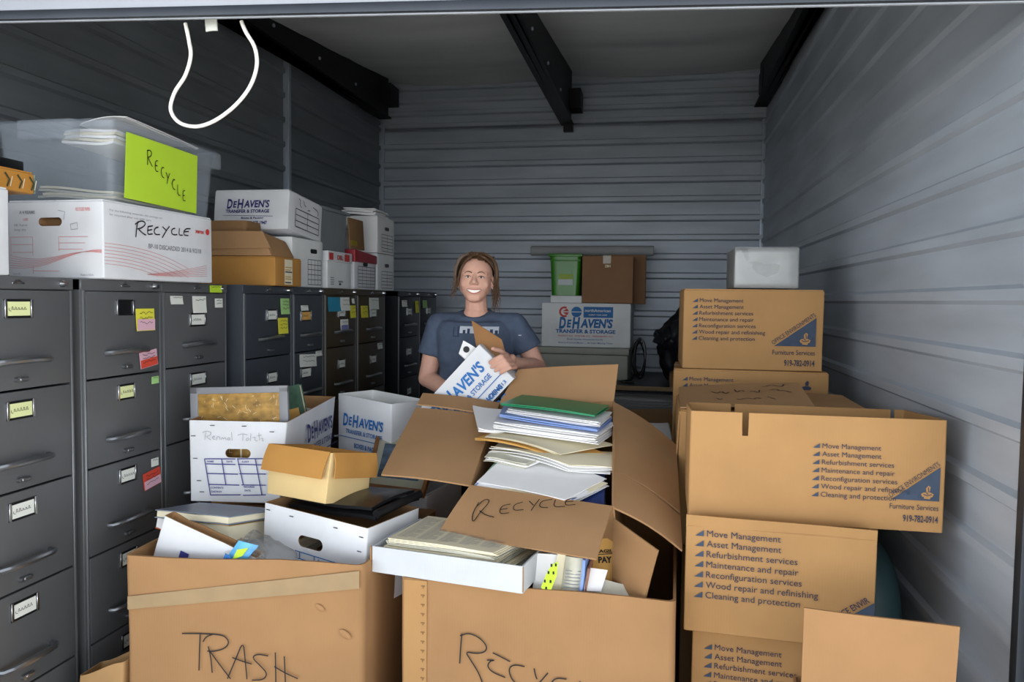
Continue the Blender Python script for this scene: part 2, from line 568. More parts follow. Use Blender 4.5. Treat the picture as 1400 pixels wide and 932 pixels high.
# roof beams
def beam(name, label, x0, x1, zb, y0=1.7, y1=6.75, tail=False):
    t = thing(name, label, 'beam', ((x0 + x1) / 2, (y0 + y1) / 2, zb))
    o = Vector(t.location)
    bm = bmesh.new()
    xc = (x0 + x1) / 2
    add_box(bm, (x0 - o.x, y0 - o.y, 0), (x1 - o.x, y1 - o.y, 0.012))
    n = 2
    v = []
    for x in (xc - 0.012, xc + 0.03):
        for y in (y0, y1):
            v.append((Vector((x - o.x, y - o.y, 0.012)), Vector((x - o.x, y - o.y, roof_z(y) + 0.075 - zb))))
    vs = [[bm.verts.new(p) for p in pr] for pr in v]
    bm.faces.new((vs[0][0], vs[1][0], vs[1][1], vs[0][1])); bm.faces.new((vs[2][0], vs[2][1], vs[3][1], vs[3][0]))
    bm.faces.new((vs[0][0], vs[0][1], vs[2][1], vs[2][0])); bm.faces.new((vs[1][0], vs[3][0], vs[3][1], vs[1][1]))
    mk('beam_web', bm, STEEL_DARK, t)
    for k in range(6):
        bm = bmesh.new(); y = y0 + 0.9 + k * (y1 - y0 - 1) / 6
        lathe(bm, [(0.012, 0), (0.012, 0.008), (0.006, 0.011)], 8, T(xc + 0.03 - o.x, y - o.y, 0.10) @ RY(pi / 2))
        mk('bolt', bm, POST, t)
    bm = bmesh.new(); add_box(bm, (xc - 0.02 - o.x, y1 - 0.22 - o.y, 0.10), (xc + 0.13 - o.x, y1 - o.y, 0.26))
    mk('bracket', bm, STEEL_DARK, t)
    if tail:
        bm = bmesh.new(); add_box(bm, (xc - 0.03 - o.x, y1 - 0.06 - o.y, -0.06), (xc + 0.05 - o.x, y1 - o.y, 0.02)); mk('post_cap', bm, STEEL_DARK, t)
    return t
beam('roof_beam', 'black steel roof beam running down the middle of the ceiling', -0.86, -0.75, 3.005, tail=True)
beam('roof_beam', 'black steel roof beam along the top of the left wall above the filing cabinets', -2.52, -2.40, 3.11)
beam('roof_beam', 'black steel roof beam along the top of the right wall', 0.74, 0.843, 3.11)

# roll-up door: rolled curtain edge with its bottom bar, tilted a little
t = thing('roll_up_door', 'raised pale roll-up door with a dark bottom bar across the top of the doorway', 'door', M=T(-0.77, 1.9, 2.218) @ RY(0.0358))
bm = bmesh.new(); add_box(bm, (-2.0, -0.012, 0.024), (1.95, 0.0, 0.36), bevel=0.004); add_box(bm, (-2.0, -0.020, 0.2), (1.95, -0.012, 0.22)); mk('curtain', bm, MATS['header_paint'], t)
bm = bmesh.new(); add_box(bm, (-2.0, -0.016, 0.0), (1.95, 0.006, 0.025), bevel=0.003); mk('bottom_bar', bm, mat('bar_steel', '363b43', rough=0.45, metal=0.4), t)
bm = bmesh.new(); add_box(bm, (-2.0, -0.002, -0.003), (1.95, 0.006, 0.001)); mk('seal_strip', bm, mat('worn_edge', '9ea3ab', rough=0.5), t)
# pull cord and tag hanging under it
bm = bmesh.new()
pts = []
ctrl = [(-1.283, 2.24), (-1.272, 2.19), (-1.268, 2.15), (-1.285, 2.10), (-1.318, 2.055), (-1.33, 2.01), (-1.305, 1.975), (-1.255, 1.962), (-1.20, 1.975), (-1.14, 2.012), (-1.095, 2.06), (-1.073, 2.115), (-1.078, 2.165), (-1.105, 2.21), (-1.118, 2.24)]
for i in range(len(ctrl) - 1):
    p0 = ctrl[max(0, i - 1)]; p1 = ctrl[i]; p2 = ctrl[i + 1]; p3 = ctrl[min(len(ctrl) - 1, i + 2)]
    for k in range(6):
        s = k / 6
        f = lambda a, b, c, d: 0.5 * (2 * b + (c - a) * s + (2 * a - 5 * b + 4 * c - d) * s * s + (3 * b - a - 3 * c + d) * s ** 3)
        pts.append((f(p0[0], p1[0], p2[0], p3[0]), 1.95, f(p0[1], p1[1], p2[1], p3[1])))
add_tube(bm, pts, 0.0052, 10)
solo('pull_cord', bm, mat('cord_white', 'e9e6df', rough=0.5), 'white cord hanging in a loop under the raised door', 'cord')
bm = bmesh.new(); add_slab(bm, [(-1.222, 1.95, 2.215), (-1.188, 1.95, 2.216), (-1.19, 1.95, 2.248), (-1.225, 1.95, 2.248)], 0.004, 4, 4, lambda u, v: 0.003 * sin(3 * u))
solo('paper_tag', bm, mat('tag_cream', 'c9cbc4', rough=0.7), 'small pale tag hanging beside the white cord loop', 'tag')
# ================================================================ filing cabinets along the left wall
PAINT = {
    'grey': mat('cabinet_grey', '606264', rough=0.38, var=0.05, scale=3, metal=0.15),
    'blue': mat('cabinet_blue_black', '42474f', rough=0.38, var=0.05, scale=3, metal=0.15),
    'brown': mat('cabinet_brown', '453a2a', rough=0.4, var=0.06, scale=3, metal=0.1),
    'black': mat('cabinet_black', '202328', rough=0.4, var=0.06, scale=3, metal=0.1),
}
EDGE = mat('cabinet_edge', '8b8e92', rough=0.35, metal=0.6, var=0.04)
HOLDER = mat('holder_dark', '1d1e21', rough=0.4, metal=0.4)
PULL = mat('pull_steel', '9a9da1', rough=0.28, metal=0.9, var=0.04)
DH, DTOP = 0.29, 1.51
def cabinet(x, y0, y1, paint, label, depth=0.66, group='filing cabinets in the row along the left wall'):
    w_ = y1 - y0
    t = thing('filing_cabinet', label, 'filing cabinet', (x, (y0 + y1) / 2, 0), pi / 2, group)
    P = PAINT[paint]
    hw = w_ / 2
    bm = bmesh.new()
    add_box(bm, (-hw, 0.004, 0.0), (-hw + 0.016, depth, 1.55), bevel=0.002, seg=1)
    add_box(bm, (hw - 0.016, 0.004, 0.0), (hw, depth, 1.55), bevel=0.002, seg=1)
    add_box(bm, (-hw, 0.0, 1.512), (hw, depth, 1.55), bevel=0.003, seg=1)
    add_box(bm, (-hw, 0.004, 0.0), (hw, depth, 0.056))
    add_box(bm, (-hw, depth - 0.01, 0.05), (hw, depth, 1.52))
    mk('cabinet_body', bm, P, t)
    bm = bmesh.new()
    for s in (-1, 1):
        add_box(bm, (s * (hw - 0.0135) - 0.0035, -0.001, 0.03), (s * (hw - 0.0135) + 0.0035, 0.008, 1.512), bevel=0.001, seg=1)
    mk('stile_edge', bm, EDGE, t)
    # emblem and lock on the top rail
    bm = bmesh.new()
    add_box(bm, (-0.022, -0.006, 1.527), (0.022, 0.0, 1.532), bevel=0.001, seg=1)
    add_poly(bm, [(-0.016, 0), (0.016, 0), (0.008, 0.006), (0.004, 0.011), (0, 0.006), (-0.006, 0.009)], 0.004, frame((0, 0, 1.531), (1, 0, 0), (0, 0, 1)))
    mk('emblem', bm, CHROME, t)
    bm = bmesh.new(); lathe(bm, [(0.011, 0), (0.011, 0.006), (0.007, 0.012), (0.007, 0.02)], 14, T(hw - 0.05, 0, 1.532) @ RX(pi / 2)); mk('lock', bm, CHROME, t)
    ds = []
    for k in range(5):
        z1 = DTOP - k * DH; z0 = z1 - DH + 0.006
        bm = bmesh.new()
        add_box(bm, (-hw + 0.020, -0.002, z0), (hw - 0.020, 0.02, z1), bevel=0.003)
        add_box(bm, (-hw + 0.03, 0.02, z0 + 0.02), (hw - 0.03, depth - 0.06, z0 + 0.2))
        d = mk('drawer', bm, P, t, Matrix()); ds.append(d)
        cz = z1 - 0.20
        bm = bmesh.new()
        pts = [(-0.098, -0.002, cz - 0.004), (-0.095, -0.02, cz - 0.003), (-0.075, -0.034, cz), (-0.03, -0.04, cz + 0.002), (0.03, -0.04, cz + 0.002), (0.075, -0.034, cz), (0.095, -0.02, cz - 0.003), (0.098, -0.002, cz - 0.004)]
        add_tube(bm, pts, [0.009, 0.009, 0.009, 0.010, 0.010, 0.009, 0.009, 0.009], 8)
        mk('handle', bm, PULL, d)
        bm = bmesh.new()
        add_box(bm, (-0.012, -0.016, z1 - 0.262), (0.022, -0.002, z1 - 0.25), bevel=0.003, seg=1)
        lathe(bm, [(0.007, 0), (0.007, 0.012)], 10, T(-0.014, -0.002, z1 - 0.256) @ RX(pi / 2))
        mk('thumb_latch', bm, PULL, d)
    return t, ds
def holder(d, k, card=None, dx=0.0, hw=0.05, hh=0.027, up=0.053, label=None):
    z = DTOP - k * DH - up
    bm = bmesh.new()
    for a, b in (((-hw, z + hh - 0.006), (hw, z + hh)), ((-hw, z - hh), (hw, z - hh + 0.006))):
        add_box(bm, (a[0] + dx, -0.006, a[1]), (b[0] + dx, -0.002, b[1]), bevel=0.001, seg=1)
    add_box(bm, (-hw + dx, -0.003, z - hh), (hw + dx, -0.0015, z + hh))
    for s in (-1, 1):
        add_box(bm, (dx + s * (hw - 0.004) - 0.004, -0.007, z - hh), (dx + s * (hw - 0.004) + 0.004, -0.002, z + hh), bevel=0.001, seg=1, mi=1)
    mk('label_holder', bm, [HOLDER, CHROME], d)
    if card:
        bm = bmesh.new()
        c, dark = card
        add_box(bm, (dx - hw + 0.011, -0.0055, z - hh + 0.007), (dx + hw - 0.011, -0.0035, z + hh - 0.007), mi=0)
        M = frame((dx - hw + 0.015, -0.006, z - 0.004), (1, 0, 0), (0, 0, 1))
        rr = random.Random(hash((k, round(dx, 3), dark)) & 255)
        s = bmesh.new()
        xx = 0.008
        put_line(s, smooth_pts([(0.0, 0.006), (-0.002, 0.0), (0.006, -0.003)]), 0.0016)
        for q in range(5):
            hgt = 0.008 + 0.004 * rr.random()
            put_line(s, smooth_pts([(xx, 0), (xx + 0.002, hgt), (xx + 0.006, hgt * .6), (xx + 0.004, 0.001), (xx + 0.009, 0.002)]), 0.0016)
            xx += 0.011
        merge(bm, s, M, 1)
        o = mk('label_card', bm, [c, INK], d)
        if label: o['label'] = label
def note(d, k, u0, v0, u1, v1, w_, m, label, rot=0.0, marks=3, curl=0.004, two=None):
    """sticker on drawer k; u across the drawer, v down it"""
    fw = w_ - 0.04
    cx = -fw / 2 + (u0 + u1) / 2 * fw; cz = DTOP - k * DH - (v0 + v1) / 2 * DH
    sw = (u1 - u0) * fw / 2; sh = (v1 - v0) * DH / 2
    M = frame((cx, -0.0075, cz), (cos(rot), 0, sin(rot)), (-sin(rot), 0, cos(rot)))
    tmp = bmesh.new()
    add_slab(tmp, [(-sw, -sh, 0), (sw, -sh, 0), (sw, sh, 0), (-sw, sh, 0)], 0.0012, 5, 5, lambda u, v: curl * (1 - v) ** 2)
    if two: put_rect(tmp, -sw * .96, -sh * .95, sw * .96, sh * 0.05, 2, curl + 0.0006)
    rr = random.Random(int(u0 * 977 + v0 * 331 + k * 17))
    for q in range(marks):
        y = sh * (0.6 - 1.3 * q / max(1, marks))
        pts = [(-sw * .7 + sw * 1.4 * i / 9, y + sh * 0.13 * rr.uniform(-1, 1)) for i in range(10)]
        put_line(tmp, pts, min(0.0018, sh * .1), 1, curl + 0.0012)
    bm = bmesh.new()
    for v in tmp.verts: v.co = M @ v.co
    mk('sticker', tmp, [m, INK, two or m], d)['label'] = label
    bm.free()

Y_, W_ = CARD_YEL, CARD_WHITE
c1, d1 = cabinet(-1.80, 1.70, 2.135, 'grey', 'nearest grey steel filing cabinet, cut by the left edge, with cream label cards')
for k in range(5): holder(d1[k], k, (Y_ if k < 2 else W_, k), dx=0.0)
c2, d2 = cabinet(-1.80, 2.165, 2.575, 'grey', 'grey steel filing cabinet with an empty top label holder and yellow and red stickers')
holder(d2[0], 0, None, hw=0.045)
for k in range(1, 5): holder(d2[k], k, (Y_ if k == 1 else W_, 7 + k), hw=0.045)
W2 = 0.41
note(d2[0], 0, .63, .20, .90, .47, W2, YELLOW, 'yellow and pink sticky note', two=PINK_NOTE)
note(d2[0], 0, .68, .72, .94, .92, W2, PINK_NOTE, 'pink and red tag', rot=0.12, two=RED_TAG, curl=0.001)
note(d2[1], 1, .85, .05, .96, .14, W2, GREEN_NOTE, 'tiny pale sticker', marks=1, curl=0.0005)
note(d2[2], 2, .83, .08, .94, .18, W2, CARD_WHITE, 'small white sticker', marks=1, curl=0.0005)
note(d2[2], 2, .71, .22, .97, .43, W2, RED_TAG, 'red and pink tag', rot=0.12, two=PINK_NOTE, curl=0.001)
c3, d3 = cabinet(-1.815, 2.595, 3.04, 'grey', 'grey steel filing cabinet with a lime sticker on its top rail')
W3 = 0.445
for k in range(5): holder(d3[k], k, (W_, 20 + k), up=0.105 if k == 0 else 0.053, dx=0.0, hw=0.055)
note(d3[0], 0, .05, .04, .24, .15, W3, CARD_WHITE, 'torn white sticker', marks=1)
note(d3[0], 0, .40, .04, .63, .27, W3, CARD_WHITE, 'cream card with handwriting', marks=1)
note(d3[0], 0, .79, .07, .93, .20, W3, CARD_WHITE, 'white square sticker', marks=2, curl=0.001)
note(c3, -0.085, .70, -.03, .92, .07, W3, LIME, 'lime sticker', marks=1, curl=0.0005)
c4, d4 = cabinet(-1.765, 3.08, 3.54, 'blue', 'blue-black filing cabinet standing proud of its neighbour, with green and yellow notes')
W4 = 0.46
for k in range(5): holder(d4[k], k, (W_, 30 + k), up=0.095, dx=0.02)
note(d4[0], 0, .73, .06, .94, .32, W4, GREEN_NOTE, 'pale green note', marks=3)
note(d4[0], 0, .67, .38, .90, .64, W4, YELLOW, 'yellow note', marks=3)
c5, d5 = cabinet(-1.765, 3.545, 3.905, 'blue', 'narrow blue-black filing cabinet with a white tag on its second drawer')
W5 = 0.36
for k in range(5): holder(d5[k], k, (MANILA if k == 0 else W_, 40 + k), up=0.105 if k != 1 else 0.105, dx=-0.04, hw=0.06)
note(d5[0], 0, .17, .18, .42, .27, W5, CARD_WHITE, 'small white sticker', marks=1)
note(d5[1], 1, .12, .04, .72, .26, W5, CARD_WHITE, 'white hanging tag', marks=2, rot=-0.05)
note(d5[1], 1, .70, .01, .93, .10, W5, CARD_WHITE, 'small white sticker', marks=1)
c6, d6 = cabinet(-1.765, 3.915, 4.365, 'brown', 'dark brown filing cabinet with a teal paper on its top drawer')
W6 = 0.45
for k in range(5): holder(d6[k], k, (W_, 50 + k), up=0.095)
note(d6[0], 0, .02, .03, .55, .30, W6, mat('teal_paper', '2f8fb0', rough=0.7), 'teal paper', marks=0)
note(d6[0], 0, .42, .03, .74, .29, W6, CARD_WHITE, 'white card', marks=2, curl=0.008)
note(d6[0], 0, .77, .19, .97, .44, W6, YELLOW, 'yellow note', marks=2)
note(d6[0], 0, .83, .05, .92, .15, W6, CARD_WHITE, 'small white sticker', marks=0)
note(d6[0], 0, .43, .46, .70, .70, W6, CARD_WHITE, 'white and violet card', marks=2, two=mat('violet_note', '8d90c8', rough=0.7))
c7, d7 = cabinet(-1.765, 4.375, 4.86, 'brown', 'dark brown filing cabinet under the stacked white file boxes')
W7 = 0.485
for k in range(5): holder(d7[k], k, (W_, 60 + k), up=0.105, dx=0.02)
note(d7[0], 0, .05, .20, .30, .45, W7, YELLOW, 'yellow note', marks=2)
note(d7[0], 0, .35, .03, .72, .28, W7, CARD_WHITE, 'white card', marks=1)
note(d7[1], 1, .68, .03, .88, .16, W7, CARD_WHITE, 'small white sticker', marks=1)
note(d7[2], 2, .35, .10, .72, .28, W7, CARD_WHITE, 'white card', marks=2)
c8, d8 = cabinet(-1.78, 5.165, 5.63, 'black', 'black filing cabinet in the shade near the back wall, with small pale stickers')
for k in range(5): holder(d8[k], k, (W_, 70 + k), up=0.105)
note(d8[0], 0, .08, .08, .34, .24, .465, CARD_WHITE, 'small pale sticker', marks=1)
note(d8[0], 0, .80, .10, .99, .40, .465, YELLOW, 'yellow note', marks=1)
c9, d9 = cabinet(-1.78, 5.645, 6.11, 'black', 'farthest black filing cabinet in the row, against the back corner')
for k in range(5): holder(d9[k], k, (W_, 80 + k), up=0.105)
note(d9[0], 0, .10, .08, .36, .28, .465, GREEN_NOTE, 'pale green note', marks=1)
# ================================================================ box builders
def ring_pts(w_, d_, r, n=6):
    """rounded rectangle, x in +-w/2, y in 0..d, counter-clockwise from front-left"""
    hw = w_ / 2
    out = []
    def arc(cx, cy, a0):
        for k in range(4):
            a = a0 + pi / 2 * k / 3
            out.append((cx + r * cos(a), cy + r * sin(a)))
    def side(p, q):
        for k in range(1, n):
            f = k / n
            out.append((p[0] + (q[0] - p[0]) * f, p[1] + (q[1] - p[1]) * f))
    arc(-hw + r, r, pi); side((-hw + r, 0), (hw - r, 0))
    arc(hw - r, r, 1.5 * pi); side((hw, r), (hw, d_ - r))
    arc(hw - r, d_ - r, 0); side((hw - r, d_), (-hw + r, d_))
    arc(-hw + r, d_ - r, pi / 2); side((-hw, d_ - r), (-hw, r))
    return out

def open_walls(bm, w_, d_, h, t=0.006, r=0.008, wob=0.002, rim=None, warp=None, seed=0.0, nz=8, mi_in=0, floor_z=None):
    """four board walls with a floor; rim(x,y) changes the height of the top edge, warp(p) bends everything"""
    outer = ring_pts(w_, d_, r)
    cx, cy = 0, d_ / 2
    inner = []
    for x, y in outer:
        sx = (w_ / 2 - t) / (w_ / 2); sy = (d_ / 2 - t) / (d_ / 2)
        inner.append((x * sx, cy + (y - cy) * sy))
    rings = []
    def mkring(pts, f, z0):
        ring = []
        for x, y in pts:
            hh = h + (rim(x, y) if rim else 0)
            z = z0 + (hh - z0) * f
            nz_ = noise.noise((x * 4 + seed, y * 4, z * 4 + seed)) * wob * min(1, f * 3)
            ddx, ddy = x - cx, y - cy
            L = math.hypot(ddx, ddy) or 1
            p = Vector((x + nz_ * ddx / L, y + nz_ * ddy / L, z))
            ring.append(bm.verts.new(warp(p) if warp else p))
        return ring
    fz = t if floor_z is None else floor_z
    for k in range(nz + 1): rings.append((mkring(outer, k / nz, 0.0), 0))
    for k in range(nz, -1, -1): rings.append((mkring(inner, k / nz, fz), mi_in))
    n = len(outer)
    for (A, _), (B, m) in zip(rings, rings[1:]):
        for k in range(n):
            f = bm.faces.new((A[k], A[(k + 1) % n], B[(k + 1) % n], B[k])); f.material_index = m
    bm.faces.new(rings[0][0][::-1])
    bm.faces.new(rings[-1][0]).material_index = mi_in

def closed_body(bm, w_, d_, h, r=0.005, wob=0.0015, seed=0.0, warp=None):
    """shut carton with softly bulging faces"""
    pts = ring_pts(w_, d_, r)
    rings = []
    nz = 8
    prof = [(0.0, 0.003)] + [(r * 0.6 + (h - 1.2 * r) * k / nz, 0.0) for k in range(nz + 1)] + [(h, 0.003)]
    for z, ins in prof:
        ring = []
        for x, y in pts:
            cy = d_ / 2
            px = x * (1 - ins / (w_ / 2)); py = cy + (y - cy) * (1 - ins / (d_ / 2))
            b = noise.noise((px * 5 + seed, py * 5, z * 5)) * wob
            L = math.hypot(px, py - cy) or 1
            p = Vector((px + b * px / L, py + b * (py - cy) / L, z))
            ring.append(bm.verts.new(warp(p) if warp else p))
        rings.append(ring)
    n = len(pts)
    for A, B in zip(rings, rings[1:]):
        for k in range(n): bm.faces.new((A[k], A[(k + 1) % n], B[(k + 1) % n], B[k]))
    bm.faces.new(rings[0][::-1]); bm.faces.new(rings[-1])

def seam_top(t, w_, d_, h, m, tape=True, along='x'):
    """two closed top flaps and the tape over their seam"""
    for s in (0, 1):
        bm = bmesh.new()
        y0, y1 = (0.004, d_ / 2 - 0.0015) if s == 0 else (d_ / 2 + 0.0015, d_ - 0.004)
        add_slab(bm, [(-w_ / 2 + 0.004, y0, h + 0.004), (w_ / 2 - 0.004, y0, h + 0.004), (w_ / 2 - 0.004, y1, h + 0.004), (-w_ / 2 + 0.004, y1, h + 0.004)], 0.004, 4, 4)
        mk('top_flap', bm, m, t)
    if tape:
        bm = bmesh.new()
        add_slab(bm, [(-w_ / 2, d_ / 2 - 0.024, h + 0.005), (w_ / 2, d_ / 2 - 0.024, h + 0.005), (w_ / 2, d_ / 2 + 0.024, h + 0.005), (-w_ / 2, d_ / 2 + 0.024, h + 0.005)], 0.0006, 6, 2)
        mk('tape', bm, TAPE, t)

def carton(name, label, w_, d_, h, loc, rz, m=None, cat='box', group=None, tape=True, M=None, seed=1.0, warp=None, wob=0.0015):
    t = thing(name, label, cat, loc, rz, group, M)
    bm = bmesh.new(); closed_body(bm, w_, d_, h, seed=seed, warp=warp, wob=wob)
    mk('body', bm, m or KRAFT, t)
    seam_top(t, w_, d_, h, m or KRAFT, tape)
    return t

FRONT = lambda w_, h, off=0.0025: frame((-w_ / 2, -off, h), (1, 0, 0), (0, 0, 1))        # origin: top-left of the front face
RIGHT = lambda w_, d_, h, off=0.0025: frame((w_ / 2 + off, 0, h), (0, 1, 0), (0, 0, 1))
LEFT = lambda w_, d_, h, off=0.0025: frame((-w_ / 2 - off, d_, h), (0, -1, 0), (0, 0, 1))

LINES = ['Move Management', 'Asset Management', 'Refurbishment services', 'Maintenance and repair', 'Reconfiguration services', 'Wood repair and refinishing', 'Cleaning and protection']
def office_list(bm, x, y, pitch, n=7):
    cap = pitch * 0.62
    for i in range(n):
        yy = y - i * pitch
        put_tri(bm, [(x, yy), (x + pitch * 0.82, yy), (x + pitch * 0.82, yy + cap * 0.95)], 1)
        put_text(bm, LINES[i], x + pitch * 1.1, yy, cap)
def office_logo(bm, x0, y0, x1, y1):
    """right triangle with its square corner at (x1,y0), slanted lettering, emblem, name and number below"""
    put_tri(bm, [(x0, y0), (x1, y0), (x1, y1)], 1)
    a = math.atan2(y1 - y0, x1 - x0)
    L = math.hypot(x1 - x0, y1 - y0)
    nx, ny = -sin(a), cos(a)
    g = L * 0.03
    put_text(bm, 'OFFICE ENVIRONMENTS', x0 + nx * g, y0 + ny * g, L * 0.085, width=L * 1.02, ang=a)
    # emblem: pale armchair-like figure in the corner
    w_ = x1 - x0
    ex, ey = x1 - w_ * 0.26, y0 + w_ * 0.05
    s = w_ * 0.2
    for pts in ([(-.5, .2), (.55, .2), (.7, .55), (.3, .75), (-.4, .7), (-.65, .5)], [(-.1, .75), (.25, .8), (.35, 1.35), (.1, 1.5), (-.15, 1.2)], [(-.35, 0), (.3, -.05), (.4, .2), (-.3, .25)]):
        bm.faces.new([bm.verts.new((ex + px * s, ey + py * s, 0.0006)) for px, py in pts]).material_index = 2
    for pts in ([(-.4, .5), (0, .35), (.5, .5)], [(-.1, .7), (.1, .5)], [(.1, 1.3), (.15, .8)]):
        put_line(bm, [(ex + px * s, ey + py * s) for px, py in pts], s * 0.1, 0, 0.0010)
    put_text(bm, 'Furniture Services', x0 - w_ * 0.04, y0 - w_ * 0.22, w_ * 0.125, width=w_ * 1.03)
    put_text(bm, '919-782-0914', x0 + w_ * 0.25, y0 - w_ * 0.50, w_ * 0.15, width=w_ * 0.74, bold=0.018)
OFFICE_MATS = [INK_SLATE, INK_SLATE2, KRAFT_OFFICE]

def dehaven(bm, x, y, wd, lines='records', bold=0.03, mi=0):
    """mover's print: big name, rule, small lines; (x,y) = left baseline of the name, wd its width"""
    s = wd
    put_text(bm, 'D', x, y - s * 0.02, s * 0.20, width=s * 0.13, bold=bold, shear=0.15, mi=mi)
    put_text(bm, 'E', x + s * 0.145, y, s * 0.135, width=s * 0.09, bold=bold, shear=0.15, mi=mi)
    put_text(bm, 'H', x + s * 0.245, y - s * 0.02, s * 0.20, width=s * 0.15, bold=bold, shear=0.15, mi=mi)
    put_text(bm, "AVEN'S", x + s * 0.40, y, s * 0.15, width=s * 0.60, bold=bold, shear=0.15, mi=mi)
    if lines == 'records':
        put_text(bm, 'TRANSFER & STORAGE', x + s * 0.08, y - s * 0.14, s * 0.07, width=s * 0.9, bold=0.02, mi=mi)
        put_line(bm, [(x - s * 0.1, y - s * 0.21), (x + s * 1.12, y - s * 0.21)], s * 0.012, mi)
        put_text(bm, 'BOXES & PACKING', x + s * 0.30, y - s * 0.36, s * 0.075, width=s * 0.68, bold=0.025, mi=mi)
        put_text(bm, 'SINCE 1947', x + s * 0.34, y - s * 0.52, s * 0.085, width=s * 0.6, bold=0.035, mi=mi)
    return bm

def staples(t, w_, h, spots, off=0.003, M=None):
    bm = bmesh.new()
    for u, v in spots:
        add_box(bm, (u - 0.008, v - 0.0012, 0), (u + 0.008, v + 0.0012, 0.001))
    mk('staple', bm, INK, t, M or FRONT(w_, h, off))

# ================================================================ big TRASH carton
TW, TD, TH = 0.726, 0.60, 0.733
t = thing('moving_box', 'large open cardboard box with TRASH handwritten on its front', 'box', (-1.179, 2.05, 0), 0.09)
def rim(x, y): return 0.006 * sin(x * 7) - 0.012 * max(0, 1 - abs(x - 0.30) / 0.1) * (y < .05) + 0.004 * noise.noise((x * 9, y * 9, 1))
def trash_warp(p):
    f = min(1, p.y / TD)
    return Vector((p.x + (0.10 * f * (p.z / TH) if p.x > 0.2 else 0.02 * f), p.y - 0.008 * (p.z / TH) * cos(p.x * 3) * (1 - f), p.z))
bm = bmesh.new(); open_walls(bm, TW, TD, TH, 0.008, 0.018, 0.004, rim, trash_warp, 2.0, 12); mk('body', bm, KRAFT, t)
k = TW / 1120.0
bm = bmesh.new()
S = [[(315, 687), (360, 685), (400, 683), (480, 682), (520, 688), (540, 715), (520, 745), (470, 762), (435, 762)], [(402, 687), (398, 770), (395, 855)], [(415, 720), (430, 695), (465, 682)],
     [(440, 740), (452, 790), (458, 862)], [(450, 765), (500, 830), (545, 885)], [(530, 885), (570, 790), (605, 705), (614, 790), (622, 882)], [(553, 785), (600, 800), (645, 810)],
     [(722, 768), (670, 762), (645, 780), (690, 820), (718, 850), (700, 880), (645, 885)], [(755, 750), (757, 840), (757, 932)], [(797, 765), (800, 840), (803, 915)], [(750, 815), (800, 842), (860, 865)]]
pen(bm, S, 38, 335, k, k, 0.0036)
mk('handwriting', bm, INK, t, FRONT(TW, TH, 0.0125))
bm = bmesh.new()
add_slab(bm, [(-0.352, 0, -0.165), (0.352, 0, -0.068), (0.352, 0, -0.016), (-0.352, 0, -0.126)], 0.0008, 24, 3, lambda u, v: 0.0012 * noise.noise((u * 14, v * 3, 0)))
mk('tape', bm, TAPE, t, T(0, -0.0115, TH) )
# creased corner scars
for u, v, s in ((0.235, -0.13, .016), (0.31, -0.205, .02)):
    bm = bmesh.new(); add_ellipsoid(bm, (u, -0.0095, TH + v), (s, 0.003, s * .5), RY(0.6), u=14, v=8); mk('dent', bm, KRAFT, t)

# ================================================================ big RECYCLE carton
RW, RD, RH = 0.782, 0.95, 0.694
t = thing('moving_box', 'large open cardboard box with RECYCLE handwritten on its front', 'box', (-0.326, 2.1, 0), -0.02)
bm = bmesh.new(); open_walls(bm, RW, RD, RH, 0.008, 0.02, 0.004, lambda x, y: 0.004 * sin(x * 9) - 0.006 * (y > .05), None, 5.0, 12, 0); o = mk('body', bm, KRAFT, t)
k = RW / 1160.0
bm = bmesh.new()
S = [[(440, 670), (435, 740), (432, 800)], [(432, 680), (470, 663), (520, 680), (552, 715), (540, 740), (500, 750), (455, 745), (480, 780), (515, 830), (535, 880)],
     [(575, 738), (612, 752), (650, 768)], [(712, 782), (665, 778), (642, 800), (660, 850), (715, 878)], [(550, 772), (588, 768), (562, 775), (552, 800), (575, 822), (630, 838)],
     [(752, 785), (758, 815), (765, 830)], [(810, 798), (770, 850), (735, 889)], [(888, 815), (840, 815), (818, 850), (826, 889), (860, 915)], [(945, 818), (920, 850), (915, 889), (960, 915)],
     [(975, 845), (1030, 840), (1095, 858)], [(985, 850), (978, 889), (975, 920), (1040, 925)], [(980, 878), (1050, 885)]]
pen(bm, S, 162, 455, k, k, 0.0036)
mk('handwriting', bm, INK, t, FRONT(RW, RH, 0.006))
# glued joint with a row of punch marks
bm = bmesh.new(); add_box(bm, (-RW / 2 + 0.012, -0.0035, 0.01), (-RW / 2 + 0.082, 0.001, RH - 0.003), bevel=0.001, seg=1); mk('glue_joint', bm, KRAFT_OFFICE, t)
bm = bmesh.new()
for i in range(24):
    z = RH - 0.02 - i * 0.027
    add_box(bm, (-RW / 2 + 0.064, -0.005, z), (-RW / 2 + 0.076, -0.0032, z + 0.004), bevel=0.001, seg=1)
    add_box(bm, (-RW / 2 + 0.069, -0.005, z - 0.005), (-RW / 2 + 0.072, -0.0032, z))
mk('punch_marks', bm, KRAFT_DARK, t)

